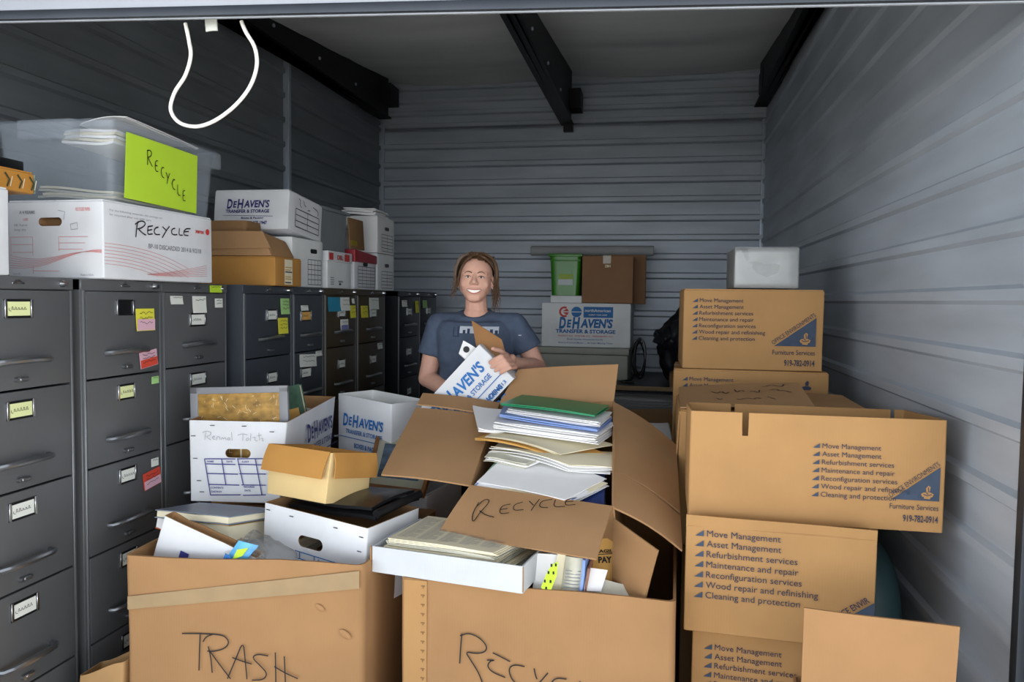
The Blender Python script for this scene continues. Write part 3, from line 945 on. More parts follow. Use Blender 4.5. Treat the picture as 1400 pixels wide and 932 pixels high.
# ================================================================ overfull box standing in it, flaps spread
t = thing('moving_box', 'overfull cardboard box with its flaps spread open, RECYCLE written on the near flap', 'box', (-0.36, 2.65, 0.4))
L0 = Vector(t.location)
FL, FR, BR, BL = Vector((-0.587, 2.42, 0.897)), Vector((-0.121, 2.285, 0.892)), Vector((-0.160, 2.95, 1.118)), Vector((-0.616, 3.02, 1.089))
dn = -(FR - FL).cross(BL - FL).normalized() * 0.46
def W(*ps): return [Vector(p) - L0 for p in ps]
def wall(bm, a, b, t_=0.006):
    add_slab(bm, W(a, b, b + dn, a + dn), t_, 8, 6, lambda u, v: 0.002 * sin(u * 9 + v * 4))
bm = bmesh.new()
for a, b in ((FL, FR), (FR, BR), (BR, BL), (BL, FL)): wall(bm, a, b)
add_slab(bm, W(FL + dn, FR + dn, BR + dn, BL + dn), 0.006, 2, 2)
mk('body', bm, KRAFT_GREY, t)
# near flap, with the word
A, B, Cc, D = Vector((-0.643, 2.245, 0.790)), Vector((-0.151, 2.075, 0.802)), FR + Vector((0, 0, .002)), FL + Vector((0, 0, .002))
bm = bmesh.new(); add_slab(bm, W(A, B, Cc, D), 0.006, 12, 8, lambda u, v: 0.004 * sin(pi * v))
mk('flap', bm, KRAFT_GREY, t)
bm = bmesh.new()
S = [[(497, 150), (478, 195), (490, 228), (510, 190), (550, 147), (522, 138), (492, 165)], [(508, 182), (540, 200), (578, 208)], [(640, 163), (600, 168), (597, 198), (640, 195)], [(600, 182), (630, 179)],
     [(692, 158), (655, 165), (655, 188), (700, 186)], [(718, 155), (740, 172)], [(762, 150), (742, 175), (732, 191)], [(817, 153), (770, 157), (763, 180), (802, 183)], [(830, 155), (823, 182), (872, 181)], [(916, 152), (875, 156), (870, 178), (914, 176)], [(873, 165), (906, 164)]]
r_ = (B - A).normalized(); nn = (B - A).cross(D - A).normalized(); u_ = nn.cross(r_)
for st in S:
    p = []
    for x, y in st:
        rise = 252 + 0.155 * (x - 340) - y            # grid steps above the flap's near edge
        p.append(((x - 340 - rise * 0.5) * 0.00079, rise * 0.00112 - 0.004))
    put_line(bm, smooth_pts(p) if len(p) > 2 else p, 0.0034)
mk('handwriting', bm, INK, t, frame(A - L0 + nn * 0.0075, r_, u_))
# left flap with its slot
LN, LF = Vector((-0.891, 2.42, 0.917)), Vector((-0.929, 3.0, 1.119))
def lerp(a, b, f): return a + (b - a) * f
bm = bmesh.new()
add_slab(bm, W(LN, FL, lerp(FL, BL, .80), lerp(LN, LF, .80)), 0.006, 8, 10, lambda u, v: 0.006 * sin(pi * u) + 0.003 * sin(5 * v))
add_slab(bm, W(lerp(LN, LF, .84), lerp(FL, BL, .81), BL, LF), 0.006, 8, 4, lambda u, v: 0.006 * sin(pi * u))
mk('flap', bm, KRAFT_GREY, t)
# right flap
bm = bmesh.new()
RN, RF = Vector((0.083, 2.24, 0.790)), Vector((0.074, 2.82, 0.988))
add_slab(bm, W(FR, RN, lerp(RN, RF, .28), lerp(FR, BR, .30)), 0.006, 8, 5, lambda u, v: 0.012 * sin(pi * u))
add_slab(bm, W(lerp(FR, BR, .30), lerp(RN, RF, .31), RF, BR), 0.006, 8, 8, lambda u, v: 0.012 * sin(pi * u))
mk('flap', bm, KRAFT_GREY, t)
# far flap standing up
bm = bmesh.new(); add_slab(bm, W(BL, BR, Vector((-0.150, 3.05, 1.255)), Vector((-0.560, 3.12, 1.215))), 0.006, 8, 6, lambda u, v: 0.004 * sin(4 * u))
mk('flap', bm, KRAFT_GREY, t)

# loose cardboard standing in the big carton's right front corner
bm = bmesh.new()
add_slab(bm, [(-0.110, 2.20, 0.58), (-0.04, 2.125, 0.575), (0.012, 2.13, 0.82), (-0.115, 2.27, 0.86)], 0.006, 6, 6, lambda u, v: 0.004 * sin(3 * v))
solo('cardboard_flap', bm, KRAFT, 'torn cardboard piece standing upright in the front right corner of the RECYCLE box', 'cardboard')
# ================================================================ papers
def sheaf(name, label, cat, quad, t, m, layers=4, curl=None, jit=0.008, group=None, nx=8, ny=6):
    """a bundle of sheets: thin curved layers a little out of line with each other"""
    rr = random.Random(len(label) * 13 + int(abs(quad[0][0]) * 1000))
    q = [Vector(p) for p in quad]
    nrm = (q[1] - q[0]).cross(q[3] - q[0]).normalized()
    if nrm.z < 0: q = [q[1], q[0], q[3], q[2]]; nrm = -nrm
    bm = bmesh.new()
    lt = t / layers
    for i in range(layers):
        off = Vector((rr.uniform(-jit, jit), rr.uniform(-jit, jit), 0)) if i else Vector()
        a = rr.uniform(-.01, .01) if i else 0
        c = sum(q, Vector()) / 4
        qq = [c + Matrix.Rotation(a, 3, 'Z') @ (p - c) + off - nrm * (lt * i) for p in q]
        ph = rr.uniform(0, 6); am = rr.uniform(.2, 1.0) * min(.006, .002 + t * .12)
        fn_ = (lambda u, v, ph=ph, am=am: (curl(u, v) if curl else 0) + am * (abs(2 * u - 1) ** 3 * sin(ph + 2 * v) + .5 * abs(2 * v - 1) ** 3 * cos(ph + 2 * u)))
        add_slab(bm, qq, lt * 0.86, nx, ny, fn_, mi=i % (len(m) if isinstance(m, list) else 1))
    return solo(name, bm, m, label, cat, group)

wave = lambda u, v: 0.006 * sin(4 * u + 1) * (1 - v * .5)
droop = lambda u, v: -0.02 * (u - .5) ** 2 * 4 * .6
G = 'papers heaped in the overfull box'
sheaf('folder', 'green folder on top of the paper heap', 'folder', [(-0.568, 2.8, 1.116), (-0.208, 2.66, 1.107), (-0.173, 2.86, 1.115), (-0.524, 3.02, 1.121)], 0.008, mat('green_folder', '178a5c', rough=0.35, var=0.04), 2, lambda u, v: 0.004 * sin(pi * u), 0.004, G)
sheaf('paper_stack', 'white sheaf of papers directly under the green folder', 'papers', [(-0.536, 2.78, 1.099), (-0.193, 2.64, 1.086), (-0.166, 2.84, 1.096), (-0.547, 3.0, 1.099)], 0.018, PAPER, 9, None, 0.010, G)
sheaf('folder', 'blue folder between two white sheaves in the paper heap', 'folder', [(-0.558, 2.735, 1.079), (-0.194, 2.615, 1.066), (-0.157, 2.82, 1.075), (-0.587, 2.98, 1.083)], 0.010, mat('blue_folder', '7f9bd6', rough=0.5, var=0.05), 2, lambda u, v: 0.008 * (1 - u) ** 3, 0.003, G)
sheaf('paper_stack', 'thick white sheaf of papers below the blue folder', 'papers', [(-0.568, 2.70, 1.066), (-0.197, 2.59, 1.052), (-0.150, 2.8, 1.062), (-0.602, 2.94, 1.066)], 0.034, PAPER, 15, None, 0.012, G)
sheaf('paper_sheet', 'bent white sheet sticking out at the left of the paper heap', 'paper', [(-0.622, 2.69, 1.020), (-0.535, 2.72, 1.030), (-0.552, 2.95, 1.075), (-0.695, 2.9, 1.070)], 0.012, PAPER, 2, lambda u, v: 0.02 * (1 - u) ** 2, 0.003, G)
sheaf('envelope', 'orange manila envelope bending out under the white sheaves', 'envelope', [(-0.630, 2.66, 1.020), (-0.315, 2.545, 0.986), (-0.170, 2.64, 0.992), (-0.542, 2.9, 1.027)], 0.006, MANILA, 2, droop, 0.004, G)
sheaf('paper_stack', 'cream sheaf sagging over the manila envelope', 'papers', [(-0.585, 2.655, 1.030), (-0.315, 2.55, 1.002), (-0.148, 2.7, 1.016), (-0.57, 2.9, 1.034)], 0.008, PAPER_CREAM, 5, droop, 0.012, G)
sheaf('paper_stack', 'yellowed papers with ragged edges below the manila envelope', 'papers', [(-0.561, 2.61, 1.000), (-0.271, 2.49, 0.976), (-0.132, 2.515, 0.972), (-0.145, 2.7, 0.985)], 0.022, [PAPER_CREAM, PAPER, PAPER_GREY], 9, droop, 0.014, G)
sheaf('paper_stack', 'grey curled pages at the left foot of the paper heap', 'papers', [(-0.572, 2.56, 0.962), (-0.42, 2.5, 0.966), (-0.345, 2.6, 0.992), (-0.555, 2.75, 0.988)], 0.02, [PAPER_GREY, PAPER], 7, wave, 0.014, G)
sheaf('paper_stack', 'wide white sheets spread over the near edge of the overfull box', 'papers', [(-0.57, 2.44, 0.905), (-0.265, 2.315, 0.896), (-0.152, 2.475, 0.934), (-0.475, 2.72, 0.985)], 0.004, PAPER, 2, lambda u, v: 0.004 * sin(3 * u + 2 * v), 0.004, G)
sheaf('paper_stack', 'cream and white sheets under the wide white sheets', 'papers', [(-0.577, 2.435, 0.898), (-0.266, 2.315, 0.889), (-0.150, 2.45, 0.922), (-0.495, 2.66, 0.965)], 0.014, [PAPER, PAPER_CREAM, MATS['blue_folder']], 8, None, 0.012, G)
sheaf('paper_sheet', 'pale mint sheet peeping out left of the wide white sheets', 'paper', [(-0.572, 2.455, 0.900), (-0.51, 2.47, 0.908), (-0.486, 2.68, 0.955), (-0.535, 2.66, 0.950)], 0.003, mat('mint_paper', 'b9dcc4', rough=0.7), 1, None, 0, G)
sheaf('binder', 'blue-spined dark binder standing in the right of the overfull box', 'binder', [(-0.215, 2.345, 0.872), (-0.148, 2.33, 0.872), (-0.165, 2.6, 0.955), (-0.225, 2.6, 0.955)], 0.05, mat('binder_navy', '2a3a72', rough=0.4), 2, None, 0.0, G)
# what fills the boxes further down
def pile(name, label, x0, x1, y0, y1, z0, z1, slope, n, seed):
    rr = random.Random(seed); bm = bmesh.new()
    for i in range(n):
        f = i / n
        z = z0 + (z1 - z0) * f
        cx = rr.uniform(x0 + .12, x1 - .12) if x1 - x0 > .3 else (x0 + x1) / 2; cy = rr.uniform(y0 + .12, y1 - .12) if y1 - y0 > .3 else (y0 + y1) / 2
        a = rr.uniform(-.5, .5); hw = min(.12, (x1 - x0) / 2 - .02); hd = min(.14, (y1 - y0) / 2 - .02)
        ps = []
        for sx, sy in ((-1, -1), (1, -1), (1, 1), (-1, 1)):
            px = min(x1, max(x0, cx + cos(a) * hw * sx - sin(a) * hd * sy)); py = min(y1, max(y0, cy + sin(a) * hw * sx + cos(a) * hd * sy))
            ps.append((px, py, z + slope * (py - y0)))
        add_slab(bm, ps, (z1 - z0) / n * 1.6 + .006, 3, 3, None, i % 3)
    return solo(name, bm, [PAPER, PAPER_CREAM, PAPER_GREY], label, 'papers', kind='stuff')
pile('loose_papers', 'loose papers packed in the bottom of the overfull box', -0.54, -0.19, 2.50, 2.86, 0.60, 0.90, 0.30, 36, 3)
pile('loose_papers', 'loose papers filling the near part of the RECYCLE box', -0.66, 0.02, 2.14, 2.30, 0.02, 0.58, 0.0, 60, 4)

# ---- near part of the RECYCLE box
MG = 'pale magazines standing right of the white tray'
for lab, x0, x1, y_, zt, m_, cv in (('white page bundle standing right beside the white tray', -0.345, -0.285, 2.125, 0.770, PAPER, 0.0), ('narrow cream booklet standing between a white bundle and a grey magazine', -0.287, -0.262, 2.118, 0.778, PAPER_CREAM, 0.0), ('grey printed magazine curling between the cream booklet and the blue folder', -0.262, -0.205, 2.115, 0.772, PAPER_GREY, 0.012)):
    bm = bmesh.new()
    for l in range(5):
        add_slab(bm, [(x0, y_ + .012 + l * .006, 0.60), (x1, y_ + .014 - cv + l * .006, 0.60), (x1 + .018, y_ + .055 - cv + l * .006, zt), (x0 + .018, y_ + .055 + l * .006, zt - l * .002)], 0.0045, 8, 6, lambda u, v, l=l: cv * sin(pi * u) + .0015 * sin(7 * v + l))
    if cv:
        for q in range(12): 
            f = .25 + q * .05
            add_slab(bm, [(x0 + .006 + .018 * f, y_ - .0145 + .055 * f, .6 + (zt - .6) * f), (x1 - .008 + .018 * f, y_ - .0145 + .055 * f, .6 + (zt - .6) * f), (x1 - .008 + .018 * f, y_ - .0135 + .055 * f, .602 + (zt - .6) * f), (x0 + .006 + .018 * f, y_ - .0135 + .055 * f, .602 + (zt - .6) * f)], .0005, 2, 1, None, 1)
    solo('magazine', bm, [m_, INK_GREY], lab, 'magazine', MG)
bm = bmesh.new()
add_slab(bm, [(-0.2055, 2.11, 0.63), (-0.198, 2.2, 0.62), (-0.178, 2.22, 0.785), (-0.186, 2.135, 0.775)], 0.008, 4, 4, lambda u, v: .006 * sin(3 * v))
add_slab(bm, [(-0.187, 2.12, 0.63), (-0.180, 2.2, 0.62), (-0.168, 2.22, 0.765), (-0.174, 2.14, 0.75)], 0.005, 4, 4, None, 1)
solo('folder', bm, [MATS['blue_folder'], mat('rust_folder', '9b6a55', rough=0.6)], 'blue folder standing at the right end of the upright magazines', 'folder')
bm = bmesh.new()
pp = [(-0.305, 0.700), (-0.294, 0.684), (-0.278, 0.690), (-0.262, 0.735), (-0.258, 0.776), (-0.276, 0.766), (-0.290, 0.74)]
add_poly(bm, pp, 0.002, Matrix(((1, 0, 0, 0), (0, 0, -1, 2.108), (0, 1, 0, 0), (0, 0, 0, 1))))
for dx, dz in ((0, 0), (.012, .02), (.02, .045), (-.004, .02), (.006, .045), (.026, .068), (.014, .066)):
    add_box(bm, (-0.293 + dx, 2.1045, 0.694 + dz), (-0.288 + dx, 2.1062, 0.702 + dz), mi=1)
solo('price_tag', bm, [LIME, INK], 'lime tag with black print hanging beside the white tray', 'tag')
t = thing('envelope', 'brown printed envelope leaning behind the blue folder', 'envelope', M=frame((-0.190, 2.165, 0.60), (0.98, 0.19, 0.03), (-0.03, 0.62, 0.78)))
bm = bmesh.new(); add_slab(bm, [(0, 0, 0), (0.135, 0, 0), (0.14, 0.235, 0), (0.0, 0.225, 0)], 0.006, 6, 6, lambda u, v: .004 * sin(4 * u)); mk('paper', bm, MANILA, t)
bm = bmesh.new(); put_text(bm, 'FRAGILE', 0.04, 0.185, 0.010, width=0.07, bold=0.03); put_text(bm, 'PAY', 0.055, 0.155, 0.018, width=0.04, bold=0.04); put_line(bm, [(.012, .178), (.10, .182)], .002); mk('printed_text', bm, INK, t, T(0, 0, 0.006))
sheaf('paper_card', 'small white card stuck between the blue folder and the brown envelope', 'card', [(-0.188, 2.13, 0.69), (-0.140, 2.14, 0.688), (-0.125, 2.175, 0.738), (-0.186, 2.17, 0.744)], 0.002, PAPER, 1)
bm = bmesh.new()
add_slab(bm, [(-0.185, 2.115, 0.64), (-0.05, 2.115, 0.63), (-0.05, 2.19, 0.695), (-0.185, 2.18, 0.712)], 0.012, 10, 4, lambda u, v: 0.006 * sin(6 * u))
for i in range(7):
    add_slab(bm, [(-0.178 + (i % 2) * .035, 2.1125, .655 + i * .006), (-0.15 + (i % 3) * .03, 2.1125, .655 + i * .006), (-0.15 + (i % 3) * .03, 2.1155, .658 + i * .006), (-0.178 + (i % 2) * .035, 2.1155, .658 + i * .006)], .001, 2, 1, None, 1)
solo('newspaper', bm, [PAPER_GREY, INK_SLATE], 'folded newspaper lying at the foot of the upright cardboard piece', 'newspaper')

# ---- white tray of old newspapers
t = thing('cardboard_tray', 'shallow white cardboard tray resting on the RECYCLE box rim', 'tray', M=T(-0.580, 2.09, 0.697) @ RZ(-0.16))
bm = bmesh.new(); open_walls(bm, 0.470, 0.31, 0.076, 0.005, 0.004, 0.001, None, None, 3.0, 3); mk('body', bm, [cardboard('tray_white', 'c9cdd2'), KRAFT], t)
bm = bmesh.new(); add_box(bm, (-0.2395, -0.003, 0.002), (-0.2355, 0.004, 0.076), bevel=0.001, seg=1); add_box(bm, (0.2352, -0.001, 0.004), (0.2372, 0.0015, 0.074)); mk('board_edge', bm, KRAFT, t)
NG = 'old newspapers stacked in the white tray'
M0 = T(-0.580, 2.09, 0.697) @ RZ(-0.16)
for i in range(7):
    rr = random.Random(i + 40)
    bm = bmesh.new()
    dx, dy, a = rr.uniform(-.012, .012), rr.uniform(-.012, .012), rr.uniform(-.05, .05)
    z = 0.012 + i * 0.0125
    for l in range(3):
        add_slab(bm, [(-0.205 + l * .004, 0.03 - l * .003, z + .0105 - l * .0035), (0.165 - i * .006 + l * .006, 0.025 + l * .003, z + .0105 - l * .0035), (0.185, 0.275, z + .0105 - l * .0035), (-0.195, 0.285, z + .0105 - l * .0035)], 0.0028, 10, 6, lambda u, v: 0.003 * sin(5 * u + i) * u)
    if i == 6:
        for c in range(5):
            for q in range(26):
                x0 = -0.185 + c * 0.066
                put_line(bm, [(x0, 0.05 + q * .008), (x0 + 0.055 * (1 if q % 5 else .6), 0.05 + q * .008)], 0.0022, 1, z + 0.0145)
    for v in bm.verts: v.co = M0 @ T(dx, dy, 0) @ RZ(a) @ v.co
    lab = 'topmost yellowed newspaper in the white tray' if i == 6 else ['bottom newspaper of the pile in the white tray', 'second newspaper from the bottom in the white tray', 'third newspaper from the bottom in the white tray', 'middle newspaper of the pile in the white tray', 'third newspaper from the top in the white tray', 'second newspaper from the top in the white tray'][i]
    solo('newspaper', bm, [PAPER_GREY if i % 2 else PAPER_CREAM, INK_GREY], lab, 'newspaper', NG)

# ================================================================ contents of the TRASH box
def filebox(name, label, w_, d_, h, M, m=WHITE_BOARD, hole=True, inner=KRAFT_DARK, cat='box', hole_z=None, hole_x=0.0, hw=0.045, hh=0.0135, warp=None, rim=None, wob=0.002, group=None):
    t = thing(name, label, cat, M=M, group=group)
    bm = bmesh.new(); open_walls(bm, w_, d_, h, 0.005, 0.006, wob, rim, warp, w_ * 9, 6, 1)
    o = mk('body', bm, [m, inner], t)
    if hole:
        c = bmesh.new()
        zc = hole_z if hole_z else h - 0.075
        pts = []
        for k in range(24):
            a = 2 * pi * k / 24
            sx = hw - hh
            pts.append((hole_x + hh * cos(a) + (sx if cos(a) >= 0 else -sx), hh * sin(a)))
        add_poly(c, pts, 0.08, frame((0, 0.03, zc), (1, 0, 0), (0, 0, 1)))
        cut(o, c)
    return t

# white file box with a hand hole, holding a black binder
WF = T(-1.055, 2.235, 0.555) @ RZ(-0.30) @ RY(0.055)
t = filebox('file_box', 'white file box with an oval hand hole, sunk in the TRASH box', 0.42, 0.27, 0.268, WF, WHITE_BOARD, True, KRAFT_DARK, hole_z=0.175, hole_x=-0.01, hw=0.05, hh=0.019)
staples(t, 0.42, 0.268, [(0.02, -0.02), (0.12, -0.022), (0.30, -0.022), (0.40, -0.03), (0.395, -0.075), (0.39, -0.16)])
bm = bmesh.new()
put_line(bm, [(0.14, -0.128), (0.36, -0.132)], 0.003); put_line(bm, [(0.14, -0.150), (0.36, -0.154)], 0.003)
for x in (0.16, 0.22, 0.30, 0.355): put_line(bm, [(x, -0.128), (x, -0.24)], 0.003)
put_text(bm, 'DATE', 0.235, -0.147, 0.010, bold=0.02)
mk('printed_grid', bm, INK_BLUE, t, FRONT(0.42, 0.268, 0.003))
bm = bmesh.new()
add_slab(bm, [(-1.19, 2.36, 0.815), (-0.85, 2.26, 0.818), (-0.775, 2.47, 0.835), (-1.14, 2.58, 0.82)], 0.012, 14, 8, lambda u, v: 0.010 * sin(pi * v) + 0.003 * sin(9 * u))
add_slab(bm, [(-1.18, 2.365, 0.836), (-0.87, 2.28, 0.840), (-0.79, 2.46, 0.858), (-1.13, 2.57, 0.846)], 0.010, 14, 8, lambda u, v: 0.008 * sin(pi * v) + 0.003 * sin(7 * u + 1))
p0, p1 = Vector((-0.853, 2.262, 0.824)), Vector((-0.777, 2.468, 0.842))
add_tube(bm, [p0.lerp(p1, f) + Vector((0.004, 0, 0.004)) for f in (0, .25, .5, .75, 1)], 0.014, 10)
solo('binder', bm, mat('black_vinyl', '17181b', rough=0.3, var=0.1, spec=0.6), 'black vinyl binder lying across the white file box in the TRASH box', 'binder')

# torn white box piece with a violet sticker
M_ = T(-1.405, 2.10, 0.505) @ RZ(-0.04) @ RY(0.32)
t = filebox('file_box', 'torn white box slumped in the left front of the TRASH box', 0.33, 0.045, 0.285, M_, WHITE_BOARD, False, KRAFT, rim=lambda x, y: 0.006 * noise.noise((x * 40, y * 10, 0)))
bm = bmesh.new(); put_rect(bm, 0.088, -0.118, 0.118, -0.078); mk('sticker', bm, INK_PURPLE, t, FRONT(0.33, 0.285, 0.003))

# books
def book(label, corners, th, cover, pages=PAPER_CREAM, group='books and folders in the TRASH box', name='book', cover_t=0.003):
    q = [Vector(p) for p in corners]
    c = sum(q, Vector()) / 4
    t = thing(name, label, 'book', (c.x, c.y, min(p.z for p in q) - th), 0, group)
    q = [p - Vector(t.location) for p in q]
    n = (q[1] - q[0]).cross(q[3] - q[0]).normalized()
    cc = sum(q, Vector()) / 4
    ins = [cc + (p - cc) * 0.965 for p in q]
    bm = bmesh.new(); add_slab(bm, [p - n * cover_t for p in ins], th - 2 * cover_t, 6, 4, lambda u, v: 0.001 * sin(9 * u)); mk('pages', bm, pages, t)
    bm = bmesh.new()
    add_slab(bm, q, cover_t, 6, 4, lambda u, v: 0.002 * sin(pi * u)); add_slab(bm, [p - n * (th - cover_t) for p in q], cover_t, 6, 4)
    add_slab(bm, [q[3], q[3] + (q[2] - q[3]) * 0.012, q[3] + (q[2] - q[3]) * 0.012 - n * th, q[3] - n * th], 0.002, 2, 2) if False else None
    mk('cover', bm, cover, t)
    return t
book('wide grey-covered book lying on top of the books in the TRASH box', [(-1.585, 2.22, 0.808), (-1.315, 2.205, 0.806), (-1.245, 2.40, 0.782), (-1.555, 2.42, 0.782)], 0.026, mat('cover_slate', '77808f', rough=0.4, var=0.1))
book('thick cream paperback under the grey-covered book', [(-1.535, 2.235, 0.778), (-1.315, 2.21, 0.776), (-1.27, 2.38, 0.752), (-1.50, 2.40, 0.752)], 0.055, mat('cover_tan', 'c9a86e', rough=0.6, var=0.06))
book('red-covered book wedged at the left of the cream paperback', [(-1.600, 2.25, 0.778), (-1.545, 2.23, 0.776), (-1.525, 2.38, 0.752), (-1.58, 2.40, 0.752)], 0.04, mat('cover_rust', 'b5552f', rough=0.6, var=0.1), PAPER)
pile('loose_papers', 'loose papers filling the TRASH box under the books', -1.50, -1.15, 2.33, 2.60, 0.02, 0.69, 0.0, 60, 9)

# clear packaging with a blue label, and a crushed clear bottle
CLEAR = mat('clear_plastic', 'f2f6f8', rough=0.08, var=0.0, trans=0.92, ior=1.2, spec=0.6)
CLEAR.node_tree.nodes['Principled BSDF'].inputs['Alpha'].default_value = 0.42
t = thing('plastic_package', 'clear plastic package with a blue label and lime sticker in the TRASH box', 'package', (-1.215, 2.125, 0.655))
bm = bmesh.new()
tmp = bmesh.new(); bmesh.ops.create_icosphere(tmp, subdivisions=4, radius=1)
for v in tmp.verts:
    d = 1 + 0.22 * noise.noise(v.co * 2.2) + 0.08 * noise.noise(v.co * 6)
    v.co = Vector((v.co.x * 0.062 * d, v.co.y * 0.05 * d, v.co.z * 0.055 * d + 0.055))
merge(bm, tmp)
mk('wrapper', bm, CLEAR, t)
bm = bmesh.new()
add_slab(bm, [(-0.05, -0.060, 0.04), (0.0, -0.066, 0.028), (0.062, -0.03, 0.105), (0.0, -0.035, 0.118)], 0.002, 6, 6, lambda u, v: 0.008 * sin(pi * u))
put_rect(bm, 0, 0, 0, 0) if False else None
mk('label', bm, mat('sky_blue_label', '5fb0e8', rough=0.3, var=0.12, scale=30), t)
bm = bmesh.new(); add_slab(bm, [(-0.006, -0.062, 0.066), (0.022, -0.052, 0.078), (0.036, -0.042, 0.100), (0.004, -0.05, 0.095)], 0.0015, 3, 3, lambda u, v: .004); mk('sticker', bm, LIME, t)
bm = bmesh.new(); add_slab(bm, [(-0.036, -0.068, 0.058), (-0.014, -0.072, 0.05), (-0.006, -0.066, 0.078), (-0.026, -0.062, 0.086)], 0.0015, 3, 3, lambda u, v: .003); mk('label_panel', bm, INK_BLUE, t)
t = thing('plastic_bottle', 'crushed clear plastic bottle at the front rim of the TRASH box', 'bottle', M=T(-1.115, 2.105, 0.712) @ RZ(-0.25) @ RY(pi / 2 + 0.25))
bm = bmesh.new()
prof = [(0.004, -0.10), (0.030, -0.098), (0.033, -0.09), (0.031, -0.06), (0.033, -0.04), (0.030, -0.02), (0.033, 0.0), (0.031, 0.02), (0.033, 0.04), (0.028, 0.06), (0.014, 0.08), (0.013, 0.092)]
lathe(bm, prof, 28)
for v in bm.verts: v.co.x *= 1 + 0.35 * noise.noise(v.co * 30); v.co.y *= 1 + 0.35 * noise.noise(v.co * 30 + Vector((5, 0, 0)))
mk('bottle_body', bm, CLEAR, t, T(-0.03, 0, 0))
bm = bmesh.new(); lathe(bm, [(0.0145, 0.09), (0.0145, 0.104)], 20); mk('cap', bm, mat('cap_pale_blue', 'a9c4dc', rough=0.4), t, T(-0.03, 0, 0))

# ================================================================ boxes heaped behind the TRASH box
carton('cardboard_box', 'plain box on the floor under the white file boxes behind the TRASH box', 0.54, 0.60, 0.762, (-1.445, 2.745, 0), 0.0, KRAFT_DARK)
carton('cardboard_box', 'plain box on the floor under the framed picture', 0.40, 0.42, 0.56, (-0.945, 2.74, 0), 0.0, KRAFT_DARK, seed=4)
# long white file box
def rem_warp(p): return Vector((p.x * (1 + 0.10 * p.z / 0.29) + 0.012 * p.z / .29, p.y, p.z + 0.03 * p.y * p.z / 0.29))
MR = T(-1.468, 2.50, 0.768) @ RZ(0.13)
t = filebox('file_box', 'long white file box with a violet table and faint pencil writing on its end', 0.325, 0.60, 0.29, MR, WHITE_BOARD, True, KRAFT, hole_z=0.175, hole_x=0.012, hw=0.046, hh=0.016, warp=rem_warp, rim=lambda x, y: 0.003 * noise.noise((x * 30, y * 30, 3)))
staples(t, 0.325, 0.29, [(0.085, -0.016), (0.20, -0.016), (0.30, -0.034), (0.015, -0.055), (0.022, -0.135), (0.035, -0.215), (0.045, -0.255)], 0.006)
bm = bmesh.new()
k = 0.335 / 565.0
V = []
for a, b in (((195, 560), (385, 556)), ((395, 555), (565, 550)), ((205, 590), (385, 590)), ((400, 588), (570, 588)), ((212, 648), (400, 648)), ((408, 645), (570, 643)), ((218, 714), (408, 714)), ((420, 712), (570, 710)), ((228, 778), (415, 772)), ((430, 775), (570, 768)), ((195, 560), (230, 778)), ((300, 558), (325, 714)), ((398, 555), (432, 712)), ((505, 552), (545, 770))):
    pen(bm, [[a, b]], 85, 330, k, k, 0.0034, sm=False)
for s, x, y in (('NAME', 212, 580), ('DATE', 330, 578), ('AUDIT', 422, 577), ('CONTENTS', 232, 738), ('RECORDS', 434, 728), ('DESTROY', 236, 762), ('DATE', 440, 750)):
    put_text(bm, s, (x - 85) * k, -(y - 330) * k, 0.0062, bold=0.02)
mk('printed_table', bm, INK_PURPLE, t, FRONT(0.345, 0.29, 0.0055))
bm = bmesh.new()
S = [[(205, 400), (200, 425), (198, 445)], [(185, 400), (215, 390), (240, 402), (225, 420), (205, 425), (235, 445)], [(245, 430), (262, 425), (250, 418), (243, 435), (262, 443)], [(270, 445), (275, 422), (290, 425), (292, 443)], [(300, 443), (305, 425), (315, 440), (322, 424), (330, 443)], [(340, 430), (335, 442), (352, 442), (352, 428), (340, 430)], [(362, 395), (366, 445)],
     [(400, 412), (430, 402), (460, 410)], [(432, 404), (430, 445)], [(455, 430), (448, 445), (470, 440), (468, 428), (455, 430)], [(480, 400), (478, 445)], [(490, 425), (510, 420), (500, 440), (520, 445)], [(528, 395), (532, 440)], [(520, 415), (545, 408)], [(540, 430), (556, 425), (545, 445), (560, 440)]]
pen(bm, S, 85, 330, k, k, 0.0017)
mk('handwriting', bm, INK_FAINT, t, FRONT(0.345, 0.29, 0.006))
bm = bmesh.new()
dehaven(bm, 0.215, -0.105, 0.33)
mk('printed_name', bm, INK_NAVY, t, RIGHT(0.345, 0.60, 0.29, 0.016) @ RZ(0.0) @ RY(0.0) @ RX(-0.06))
# board in a grey frame and green book in it
t = thing('framed_board', 'worn brown board in a grey frame standing in the long white file box', 'board', M=T(-1.478, 2.56, 0.868) @ RZ(0.06) @ RY(-0.05) @ RX(-0.05))
bm = bmesh.new(); add_box(bm, (-0.165, 0.003, 0.01), (0.165, 0.012, 0.285), bevel=0.002); mk('board_panel', bm, mat('tan_scratched', 'a5803f', rough=0.6, var=0.3, scale=26, stretch=(1, 1, 1.5)), t)
bm = bmesh.new()
for lo, hi in (((-0.19, 0, 0), (-0.160, 0.016, 0.305)), ((0.152, 0, 0), (0.185, 0.016, 0.300)), ((-0.19, 0, 0.28), (0.185, 0.016, 0.305)), ((-0.19, 0, 0), (0.185, 0.016, 0.02))):
    add_box(bm, lo, hi, bevel=0.003)
mk('board_frame', bm, mat('grey_plastic_frame', '85878c', rough=0.5, var=0.06), t)
bm = bmesh.new()
rr = random.Random(5)
for i in range(60):
    x, z = rr.uniform(-.15, .14), rr.uniform(.03, .27); L = rr.uniform(.004, .02); a = rr.uniform(0, 3)
    s = bmesh.new(); put_line(s, [(x, z), (x + L * cos(a), z + L * sin(a))], 0.0012); merge(bm, s, frame((0, 0.0018, 0), (1, 0, 0), (0, 0, 1)))
